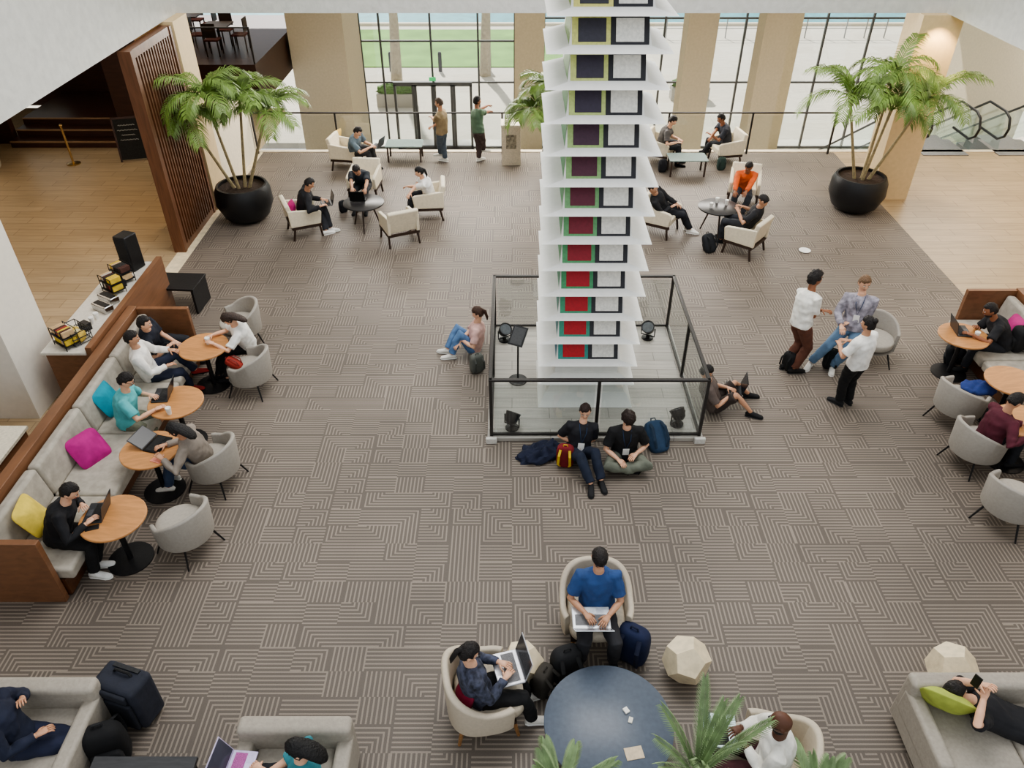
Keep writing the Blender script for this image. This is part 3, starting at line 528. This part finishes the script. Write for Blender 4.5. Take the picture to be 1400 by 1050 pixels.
jk=MB().sup((0,0,0),(.28,.16,.06),1,.8,24,fn=lambda p:V((p.x*.26,p.y*.17,p.z*.07+.03*sin(p.x*9)*cos(p.y*7)))).build('jacket',cloth(40,60,120),ang=80);jk.location=P(1338,530,.5);tag(jk,'blue jacket folded on a barrel chair at the right edge','jacket')
# ---------- people
SK=[M(c(198,150,120),.55,0,.05,20,.05),M(c(224,176,146),.55,0,.05,20,.05),M(c(150,100,72),.55,0,.05,20,.05),M(c(96,62,46),.55,0,.05,20,.05)]
LIP=M(c(150,78,70),.5);EYEW=M(c(230,226,220),.3);EYED=M(c(30,22,18),.2)
def remeshed(mb,vox,it=4,fold=0):
    me=mb.mesh();o=bpy.data.objects.new('tmp',me);C.objects.link(o);r=o.modifiers.new('r','REMESH');r.mode='VOXEL';r.voxel_size=vox
    s=o.modifiers.new('s','SMOOTH');s.iterations=it;s.factor=.5
    dg=bpy.context.evaluated_depsgraph_get();m2=bpy.data.meshes.new_from_object(o.evaluated_get(dg));bpy.data.objects.remove(o);bpy.data.meshes.remove(me);m2.materials.clear()
    if fold:
        n=len(m2.vertices);co=np.empty(n*3,'f');no=np.empty(n*3,'f');m2.vertices.foreach_get('co',co);m2.vertices.foreach_get('normal',no)
        co=co.reshape(-1,3);no=no.reshape(-1,3);x,y,z=co[:,0],co[:,1],co[:,2]
        f=np.sin(26*x+11*z+3*np.sin(17*y))*.5+np.sin(38*z+14*y+2.5*np.sin(23*x))*.4+np.sin(31*y-19*x+2*np.sin(29*z))*.35
        co=co+no*(fold*(f*.75+.3))[:,None];m2.vertices.foreach_set('co',co.astype('f').ravel());m2.update()
    return m2
def ik(a,t,l1,l2,h):
    d=t-a;L=max(min(d.length,(l1+l2)*.998),abs(l1-l2)+.05);u=d.normalized();x=(l1*l1-l2*l2+L*L)/(2*L);y=sqrt(max(0,l1*l1-x*x));hv=h-u*h.dot(u);hv.normalize();return a+u*x+hv*y,a+u*L
def person(label,pel,head,rz,hands=None,feet=None,hp=25,hy=0,skin=0,shirt=(30,30,34),sl='s',pants=(40,42,48),pl=1,shoe=(30,30,32),hair=(28,22,20),hs='short',sc=1.0,vox=.011,kh=None,lany=False,glasses=False,beard=False,curl=35,smat=None,bw=1.09):
    a=radians(rz);hw=P(*pel);base=V((hw.x,hw.y,0));Ri=Matrix.Rotation(-a,3,'Z')
    t=thing('person',label,'person',base,rz);loc=lambda w:Ri@(w-base)
    k=sc;H=V((0,0,pel[2]));Cw=hw;d=ray(*head).normalized();Rr=.68*k;m=CAM-Cw;b=m.dot(d);cc=m.length_squared-Rr*Rr;ds=b*b-cc
    hwp=CAM+d*(-b-sqrt(ds)) if ds>0 else Cw+((CAM+d*(-b))-Cw).normalized()*Rr
    hc=loc(hwp);D=(hc-H).normalized()
    X=V((1,0,0));R=(X-D*X.dot(D)).normalized();F=D.cross(R)
    sp=lambda s:H+D*s*k-F*(.03*sin(pi*min(1,max(0,s/.5))))*k
    def tg(x,df):
        if x is None:x=df
        return V(x[1:]) if len(x)==4 else loc(P(*x))
    stand=pel[2]>.7
    hands=hands or (None,None);feet=feet or (None,None)
    body=MB();sh=MB();pn=MB();hd=MB();ex=[]
    body.tube([sp(-.05),sp(0),sp(.18),sp(.34),sp(.44),sp(.49),sp(.53)],[(.12*k,.08*k),(.145*k,.1*k),(.12*k,.085*k),(.145*k,.095*k),(.13*k,.075*k),(.06*k,.055*k),(.052*k,.052*k)],16,ref=R)
    z=k*bw
    sh.tube([sp(-.07),sp(.0),sp(.16),sp(.34),sp(.42),sp(.468),sp(.494)],[(.17*z,.13*z),(.174*z,.134*z),(.165*z,.128*z),(.183*z,.134*z),(.172*z,.112*z),(.108*z,.08*z),(.068*k,.064*k)],20,ref=R)
    pn.tube([H-D*.1*k,H-D*.02*k,H+D*.08*k],[(.125*z,.105*z),(.16*z,.12*z),(.15*z,.11*z)],18,ref=R)
    # head frame
    yw=radians(hy);p=radians(hp);HF=V((-sin(yw)*cos(p),cos(yw)*cos(p),-sin(p)));HR=V((cos(yw),sin(yw),0));HU=HR.cross(HF).normalized()
    HM=Matrix((HR,HF,HU)).transposed()
    nb=sp(.46);body.tube([nb,nb.lerp(hc-HU*.05*k-HF*.02*k,.5),hc-HU*.04*k-HF*.015*k],[.064*k,.055*k,.054*k],12)
    def hf(q):
        w=.079*(1-.24*max(0,-q.z)**1.4);y=q.y*(.098 if q.y<0 else .092);
        if q.z<-.1 and q.y<0:y*=1-.3*min(1,-q.z)
        if q.z<0 and q.y>0:y+=.01*(-q.z)
        return V((q.x*w,y,q.z*.12))*k
    body.sup(hc,None,1,1,20,R=HM,fn=hf)
    hp_=lambda x,y,z:hc+HM@(V((x,y,z))*k)
    body.tube([hp_(0,.082,.02),hp_(0,.1,-.008),hp_(0,.106,-.026),hp_(0,.088,-.034)],[.007*k,.012*k,.016*k,.01*k],8)
    for s in(-1,1):body.sup(hp_(s*.08,-.008,-.008),(.011*k,.02*k,.032*k),R=HM,n=8)
    for i,s in((0,-1),(1,1)):
        sj=sp(.42)+R*s*.182*k;
        tgt=tg(hands[i],('l',s*.13,.3,pel[2]+.13) if not stand else ('l',s*.24,.05,pel[2]-.12))
        el,wr=ik(sj,tgt,.29*k,.255*k,V((s*.8,-.5,-.75)))
        body.tube([sj-R*s*.06*k,sj,sj.lerp(el,.5),el,el.lerp(wr,.4),wr],[.047*k,.053*k,.047*k,.04*k,.04*k,.027*k],10)
        fr={'s':.78,'l':1.93,'t':.12}[sl];pts=[sj-R*s*.08*k,sj,sj.lerp(el,.4)];rs=[.075*k,.076*k,.069*k]
        if fr<1:pts.append(sj.lerp(el,fr));rs.append(.073*k)
        else:pts+=[el,el.lerp(wr,.5),el.lerp(wr,.93)];rs+=[.06*k,.053*k,.042*k]
        if sl!='t':sh.tube(pts,rs,12)
        # hand
        hdv=(wr-el).normalized();hdv=(hdv+V((0,0,-.12))).normalized();nn=V((0,0,-1)) if abs(hdv.z)<.8 else V((-s,0,0));nn=(nn-hdv*nn.dot(hdv)).normalized();w=nn.cross(hdv).normalized()
        if w.x*(-s)<0:w=-w
        hd.tube([wr-hdv*.02*k,wr+hdv*.02*k,wr+hdv*.06*k,wr+hdv*.092*k],[(.024*k,.02*k),(.032*k,.017*k),(.04*k,.015*k),(.037*k,.011*k)],10,ref=w)
        for j,fl in enumerate((.072,.08,.074,.058)):
            q=wr+hdv*.088*k+w*(.031-.021*j)*k;an=0;pp=[q];dd=hdv
            for f,cu in((.45,.35),(.3,.8),(.25,.7)):
                an+=radians(curl)*cu;q=q+(hdv*cos(an)+nn*sin(an)+w*(.08-.05*j))*fl*f*k;pp.append(q)
            hd.tube(pp,[.0095*k,.009*k,.008*k,.006*k],7)
        q=wr+hdv*.025*k+w*.028*k;hd.tube([q,q+(hdv*.6+w*.7+nn*.3)*.035*k,q+(hdv*.85+w*.75+nn*.6)*.062*k],[.012*k,.011*k,.007*k],7)
        # leg
        hj=H+R*s*.09*k-D*.03*k
        an_=tg(feet[i],('l',s*.12,.46,.085) if not stand else ('l',s*.1,0,.085));
        if len(feet[i] or (0,0,0,0))!=4 and feet[i] and feet[i][2]<.06:an_.z=.085
        kv=V(kh) if kh else V((.12,1,.55) if not stand else (.1,1,.1));kv.x*=s
        kn,ak=ik(hj,an_,.44*k,.42*k,kv);sn=(ak-kn).normalized();bk=(V((0,-1,0))-sn*(-sn.y));bk=bk*.012*k
        body.tube([hj,hj.lerp(kn,.5),kn,kn.lerp(ak,.3)+bk,kn.lerp(ak,.7),ak],[.078*k,.07*k,.05*k,.05*k,.037*k,.033*k],12)
        pe=pl;pts=[hj-D*0,hj.lerp(kn,.25),hj.lerp(kn,.6)];rs=[.106*k,.102*k,.088*k]
        if pe<1:pts.append(hj.lerp(kn,.9));rs.append(.09*k)
        else:pts+=[kn,kn.lerp(ak,.35),kn.lerp(ak,.93)];rs+=[.076*k,.072*k,.065*k]
        pn.tube(pts,rs,14)
        if abs(sn.z)<.5:fd=V((0,.25,1))-sn*V((0,.25,1)).dot(sn)
        else:
            fd=V((s*.15,1,0));fd=fd-V((0,0,1))*fd.z
        fd.normalize();up=(-sn-fd*(-sn).dot(fd));
        if abs(sn.z)>=.5:up=V((0,0,1))
        up.normalize();sd=fd.cross(up).normalized()
        f=lambda y,z:ak+fd*y*k+up*z*k
        body.tube([f(-.05,-.04),f(0,-.035),f(.08,-.05),f(.16,-.06)],[(.026*k,.03*k),(.032*k,.035*k),(.036*k,.024*k),(.025*k,.014*k)],10,ref=sd)
        so=MB().tube([f(-.075,-.045),f(-.05,-.035),f(.0,-.025),f(.07,-.04),f(.14,-.052),f(.185,-.058),f(.2,-.06)],[(.022*k,.022*k),(.035*k,.042*k),(.04*k,.05*k),(.044*k,.036*k),(.046*k,.027*k),(.036*k,.02*k),(.018*k,.01*k)],14,ref=sd)
        o=so.build('shoe',cloth(*shoe,.2),t,ang=80);MB().tube([f(-.082,-.076),f(-.05,-.076),f(.05,-.076),f(.14,-.076),f(.19,-.076),f(.208,-.074)],[(.02*k,.008),(.038*k,.01),(.04*k,.01),(.05*k,.01),(.038*k,.009),(.015*k,.008)],12,ref=sd).build('sole',WHITE if sum(shoe)>300 else BLACK,o,ang=80)
    me=remeshed(body,.008 if vox<.01 else .01,3)
    bm=bmesh.new();bm.from_mesh(me);bm.from_mesh(hd.mesh());bm.to_mesh(me);bm.free();bo=link('body',me,SK[skin],t,ang=0)
    link('trousers' if pl>=1 else 'shorts',remeshed(pn,vox,4,.008),cloth(*pants),t,ang=0);link('shirt',remeshed(sh,vox,4,.009),smat or cloth(*shirt),t,ang=0)
    # face
    for s in(-1,1):
        e=MB();e.sup(hp_(s*.031,.0835,.012),(.0145*k,.007*k,.0085*k),R=HM,n=10);e.cm=1;e.sup(hp_(s*.031,.089,.012),(.0065*k,.004*k,.0065*k),R=HM,n=8);e.build('eye',[EYEW,EYED],t,ang=0)
        MB().tube([hp_(s*.015,.092,.03),hp_(s*.032,.093,.035),hp_(s*.05,.081,.028)],[.003*k,.004*k,.0025*k],6).build('eyebrow',M(c(*hair),.8),t,ang=0)
    MB().tube([hp_(-.024,.084,-.058),hp_(0,.093,-.056),hp_(.024,.084,-.058)],[.003*k,.0065*k,.003*k],6).build('mouth',LIP,t,ang=0)
    HC=M(c(*hair),.6,0,.8,60,.4)
    if hs!='bald':
        big=1.14 if hs=='curly' else 1.0;jt=.09 if hs=='curly' else .045
        def hfn(q):
            f=1.0
            face=(q.y>.3 and q.z<.48+.12*q.x*(1 if int(head[0])%2 else -1)) ;neck=q.z<-.5;ear=(-.25<q.y<=.35 and q.z<-.02 and abs(q.x)>.5)
            if face or neck:f=.8
            elif ear and hs!='long':f=.88
            f*=big+jt*noise.noise(q*4+V((head[0],0,0)))*2 if f==1 else 1
            return V((q.x*.089,q.y*.108-.006,q.z*.128+.006))*f*k
        h=MB().sup(hc,None,1,1,30,R=HM,fn=hfn)
        if hs=='long':h.tube([hp_(0,-.03,.06),hp_(0,-.07,-.02),hp_(0,-.085,-.12),hp_(0,-.08,-.22),hp_(0,-.075,-.27)],[(.07*k,.05*k),(.088*k,.055*k),(.09*k,.045*k),(.075*k,.035*k),(.03*k,.015*k)],16,ref=HR)
        if hs=='bun':h.sup(hp_(0,-.09,.085),(.045*k,.045*k,.045*k),R=HM)
        if hs=='pony':h.tube([hp_(0,-.09,.05),hp_(0,-.135,.0),hp_(0,-.13,-.12),hp_(0,-.11,-.18)],[.025*k,.03*k,.025*k,.008*k],10)
        h.build('hair',HC,t,ang=80)
    if beard:MB().sup(hp_(0,.03,-.075),(.066*k,.062*k,.042*k),R=HM,n=16).build('beard',HC,t,ang=0)
    if glasses:
        g2=MB()
        for s in(-1,1):g2.tube([hp_(s*.033+.022*cos(q*pi/4),.102,.01+.017*sin(q*pi/4)) for q in range(9)],.0028*k,5);g2.tube([hp_(s*.055,.1,.012),hp_(s*.08,.0,.012)],.0025*k,5)
        g2.tube([hp_(-.011,.104,.014),hp_(.011,.104,.014)],.0025,5).build('glasses',BLACK,t)
    if lany:
        ff=lambda x,s,o:sp(s)+R*x*k+F*o*k
        MB().tube([ff(-.06,.49,.045),ff(-.045,.38,.155),ff(0,.2,.155),ff(.045,.38,.155),ff(.06,.49,.045)],.005,6).build('lanyard',cloth(40,60,90),t);b2=MB();b2.T=Matrix.Translation(ff(0,.15,.158))@Matrix((R,F,D)).transposed().to_4x4();b2.box((0,0,0),(.09,.006,.12)).build('badge',WHITE,t)
    return t
NV=.0085
# foreground
person('man in blue t-shirt sitting with a silver laptop on his lap',(815,828,.55),(820,762),180,[(832,842,.74),(800,838,.74)],[(838,905,.05),(792,905,.05)],hp=55,shirt=(48,78,128),pants=(44,44,48),skin=0,vox=NV,bw=1.14)
person('woman with glasses and dark patterned top typing on a lap laptop',(655,945,.53),(641,892),-75,[(682,905,.74),(690,928,.74)],[(720,955,.05),(728,985,.05)],hp=30,sl='l',pants=(24,24,26),shoe=(225,222,214),skin=1,hs='pony',glasses=True,vox=NV,sc=.95,smat=M(c(64,68,84),.85,0,.3,16,.8))
person('balding man in white shirt sitting at the lower right with laptop',(1052,1045,.53),(1068,988),75,[(1020,1020,.75),(1012,995,.8)],None,hp=25,shirt=(236,233,225),sl='l',pants=(70,34,40),skin=3,hs='bald',beard=True,hair=(30,26,24),glasses=True,vox=NV,bw=1.14)
person('man in black t-shirt lounging on the lower right sofa looking at a phone',(1392,990,.52),(1306,945),-80,[(1340,935,1.0),(1345,955,.95)],[(1480,1010,.05),(1480,1040,.05)],hp=-15,hy=0,skin=1,vox=NV)
small('phone','black phone in the hands of the man lounging on the sofa','phone',1331,938,1.03,(.075,.012,.15),(18,18,20),-60)
person('person in navy clothes reclining on the lower left sofa',(28,1010,.52),(-25,950),-80,[(30,955,.85),(50,1005,.7)],[(120,1060,.05),(110,1040,.05)],hp=10,shirt=(28,34,54),sl='l',pants=(28,34,58),skin=0,vox=NV)
person('dark haired person at the bottom edge working on a pink keyboard laptop',(415,1075,.52),(408,1024),85,[(355,1050,.72),(350,1070,.72)],None,hp=45,shirt=(60,130,140),hs='long',skin=1,vox=NV,hair=(16,14,14),sc=.93)
# left banquette
person('man in black hoodie working on a laptop at the near end of the left banquette',(80,728,.55),(95,672),-85,[(112,690,.79),(118,716,.79)],[(133,772,.05),(130,785,.05)],hp=35,sl='l',pants=(22,22,24),shoe=(235,235,232),skin=1,vox=NV,bw=1.14)
person('man in teal t-shirt typing on the left banquette',(175,572,.55),(172,520),-80,[(205,540,.79),(212,560,.79)],[(200,600,.05),(188,612,.05)],hp=30,shirt=(92,176,180),pants=(110,112,96),pl=.6,skin=1,vox=.01,glasses=True,bw=1.14)
person('man in white long sleeved shirt leaning back with legs crossed',(205,508,.55),(180,462),-75,[(232,478,.8),(228,500,.7)],[(268,505,.35),(262,530,.05)],hp=10,shirt=(230,226,220),sl='l',pants=(34,40,60),shoe=(150,44,40),skin=0,vox=.01)
person('man in dark t-shirt sitting behind the man in white on the banquette',(213,470,.55),(197,442),-80,[(238,466,.7),(228,475,.7)],None,hp=15,shirt=(30,34,46),skin=1,vox=.01)
person('woman in white t-shirt leaning over the farthest round table',(338,468,.53),(313,436),100,[(292,470,.8),(290,458,.8)],[(300,515,.05),(312,520,.05)],hp=60,shirt=(234,232,226),pants=(26,26,28),hs='long',hair=(52,36,28),skin=1,vox=.01,sc=.95)
person('woman in grey brown cardigan bending over the table by the magenta cushion',(275,622,.53),(240,588),85,[(222,628,.79),(226,608,.79)],[(232,668,.05),(240,652,.05)],hp=50,shirt=(140,130,120),sl='l',pants=(60,76,104),shoe=(225,222,214),hs='long',hair=(24,20,20),skin=0,vox=.01,sc=.95)
# right
person('bearded man in black t-shirt with laptop on the right banquette',(1370,468,.55),(1354,424),80,[(1330,458,.8),(1335,446,.8)],None,hp=25,beard=True,skin=2,vox=.01,bw=1.14)
person('person in maroon shirt in the barrel chair at the right edge',(1350,600,.53),(1388,548),-75,[(1400,580,.79),(1402,600,.79)],None,hp=35,shirt=(84,30,44),sl='l',skin=0,vox=.01)
person('standing man in white t-shirt and brown trousers with arms folded',(1096,440,.95),(1115,381),-75,[('l',.12,.22,1.2),('l',-.1,.24,1.15)],[(1072,500,.05),(1084,506,.05)],hp=5,hy=0,shirt=(232,230,222),pants=(104,66,52),shoe=(30,28,28),skin=2,hs='curly',lany=True,vox=.01,sc=1.05)
person('man in grey plaid shirt and jeans perched on a chair back with a lanyard',(1170,443,.88),(1182,387),150,[(1162,440,.95),(1150,445,.95)],[(1138,502,.05),(1108,497,.05)],hp=15,hy=30,shirt=(150,152,160),sl='l',pants=(104,132,160),shoe=(225,222,214),hair=(110,84,60),skin=1,lany=True,vox=.01,sc=1.04,smat=M(c(150,146,156),.85,0,.3,14,.45),bw=1.16)
person('woman in white t-shirt and black wide trousers seen from behind',(1173,495,.92),(1187,443),30,[('l',-.16,.26,1.12),('l',.08,.3,1.1)],[(1147,550,.05),(1160,548,.05)],hp=5,hy=10,shirt=(236,234,228),pants=(20,20,22),hs='bun',skin=0,vox=.01,sc=.97)
# floor sitters
person('woman in pink t-shirt and jeans sitting on the floor against the left railing',(648,472,.13),(653,428),85,[(632,465,.35),(626,470,.3)],[(618,487,.05),(612,480,.05)],hp=20,shirt=(206,168,160),pants=(92,124,164),shoe=(225,222,214),hs='pony',hair=(70,46,34),skin=1,vox=.01,sc=.95,kh=(.2,.6,1))
person('woman in black t-shirt sitting on the floor with legs stretched out',(790,617,.13),(800,562),185,[(793,607,.25),(785,605,.3)],[(822,660,.05),(808,665,.05)],hp=15,hy=-10,shirt=(30,30,36),pants=(28,36,54),hair=(44,26,22),skin=1,lany=True,vox=.01,sc=.95,hs='short',kh=(.1,.2,1))
person('person in black t-shirt sitting cross legged looking down at the railing',(853,618,.13),(859,572),180,[(870,620,.3),(845,628,.28)],[(845,642,.05),(868,645,.05)],hp=55,shirt=(26,26,28),pants=(110,114,102),shoe=(28,28,30),hair=(40,26,20),skin=1,lany=True,vox=.01,kh=(1.6,.2,.5),hs='curly')
person('person sitting on the floor beside the right railing with bare legs and laptop',(976,550,.13),(966,508),-100,[(995,530,.38),(997,542,.36)],[(1022,540,.05),(1026,566,.05)],hp=25,shirt=(96,84,78),pants=(60,50,46),pl=.6,shoe=(26,26,28),skin=0,vox=.01,sc=.95,kh=(.1,.2,1))
# far left group
person('man in black sitting with laptop in the left armchair group',(415,284,.53),(423,251),-65,[(440,272,.72),(438,282,.72)],[(446,318,.05),(452,314,.05)],hp=35,sl='l',shoe=(230,228,222),skin=0)
person('man in dark shirt facing the camera behind the dark table, left group',(497,250,.53),(487,232),175,[(498,268,.68),(482,268,.68)],None,hp=45,shirt=(36,42,50),skin=0)
person('woman in white t-shirt seen from behind, left armchair group',(587,266,.53),(573,235),95,[(555,255,.7),(560,265,.7)],None,hp=20,shirt=(234,232,228),hs='pony',hair=(18,16,16),skin=1,sc=.95)
person('man in grey t-shirt sitting at the railing bent over a laptop',(484,204,.53),(489,180),-100,[(508,198,.7),(505,202,.7)],None,hp=40,shirt=(100,116,126),pants=(60,60,62),skin=1)
person('standing man in khaki shirt leaning at the railing',(604,178,.95),(600,141),75,[(590,160,1.2),(592,172,1.1)],[(603,216,.05),(609,219,.05)],hp=15,shirt=(142,124,94),pants=(84,96,108),shoe=(220,218,210),skin=0,hair=(80,64,50))
person('standing man in green t-shirt with one arm stretched to the railing',(654,178,.95),(652,131),-60,[(676,140,1.35),(682,150,1.15)],[(655,218,.05),(662,213,.05)],hp=5,shirt=(86,108,86),pants=(80,66,64),shoe=(220,218,210),skin=2)
# far right group
person('man in orange shirt sitting in the right armchair group',(1016,256,.53),(1024,228),170,[(1020,262,.7),(1005,262,.7)],[(1015,292,.05),(998,290,.05)],hp=35,shirt=(206,96,48),sl='l',pants=(60,64,72),skin=2)
person('man in black t-shirt with phone in the near right armchair',(1022,304,.53),(1044,274),60,[(1010,290,.85),(1015,282,.85)],None,hp=35,hy=-10,skin=0)
person('person in black stretching legs beside the sculpture, right group',(906,284,.53),(893,257),-115,[(925,278,.65),(918,283,.65)],[(943,316,.05),(940,312,.05)],hp=20,sl='l',pants=(28,30,36),shoe=(228,226,220),skin=0)
person('person in grey shirt at the railing right of the sculpture',(905,196,.53),(920,165),-100,[(928,190,.7),(925,195,.7)],None,hp=30,shirt=(84,80,78),skin=1)
person('man in dark shirt sitting at the railing on the right',(992,192,.53),(986,162),95,[(972,184,.75),(970,190,.7)],[(962,210,.05),(966,206,.05)],hp=25,shirt=(48,50,58),skin=2,hair=(24,20,20))
# ---------- camera and light
cam=bpy.data.cameras.new('Camera');co=bpy.data.objects.new('Camera',cam);C.objects.link(co);co.location=CAM;co.rotation_euler=(radians(90)-PITCH,0,0);cam.sensor_width=36;cam.lens=36*FL/1400;cam.clip_end=500;S.camera=co
w=bpy.data.worlds.new('World');S.world=w;w.use_nodes=True;bg=w.node_tree.nodes['Background'];bg.inputs[0].default_value=(.92,.96,1,1);bg.inputs[1].default_value=1.0
def area(n,loc,sx,sy,e,col=(1,1,1),rot=(0,0,0)):
    l=bpy.data.lights.new(n,'AREA');l.shape='RECTANGLE';l.size=sx;l.size_y=sy;l.energy=e;l.color=col;o=bpy.data.objects.new(n,l);C.objects.link(o);o.location=loc;o.rotation_euler=rot
sl=bpy.data.lights.new('sun','SUN');sl.energy=7.5;sl.angle=.02;sl.color=(1,.96,.9);so=bpy.data.objects.new('sun',sl);C.objects.link(so);so.rotation_euler=V((.25,-1,-.9)).to_track_quat('-Z','Y').to_euler()
area('skylight',(1.1,11.5,13),9,8,1300,(1,.98,.95))
area('window_hall_light',(1.0,21.5,3.9),13,3,1900,(1,.95,.88),(radians(-55),0,0))  # unseen fill added under the slab for window sheen on the far carpet
area('hall_light',(-11.5,13,3.9),6,10,200,(1,.86,.7));area('hall_light',(12.3,13,3.9),5,10,300,(1,.88,.74));area('terrace_light',(-11,27,3.9),4,4,80,(1,.8,.6));area('hall_light',(13,22,3.9),4,4,260,(1,.94,.85))  # unseen hall fills added to brighten floors and walls under the soffits
for x,y in((-7.2,16.45),(8.85,17.1)):
    l=bpy.data.lights.new('pillar_spot','SPOT');l.energy=120;l.color=(1,.72,.4);l.spot_size=1.6;l.shadow_soft_size=.1;o=bpy.data.objects.new('pillar_spot',l);C.objects.link(o);o.location=(x,y-.25,3.9);o.rotation_euler=(radians(12),0,0)
try:S.view_settings.look='AgX - Medium High Contrast'
except Exception as e:print(e)
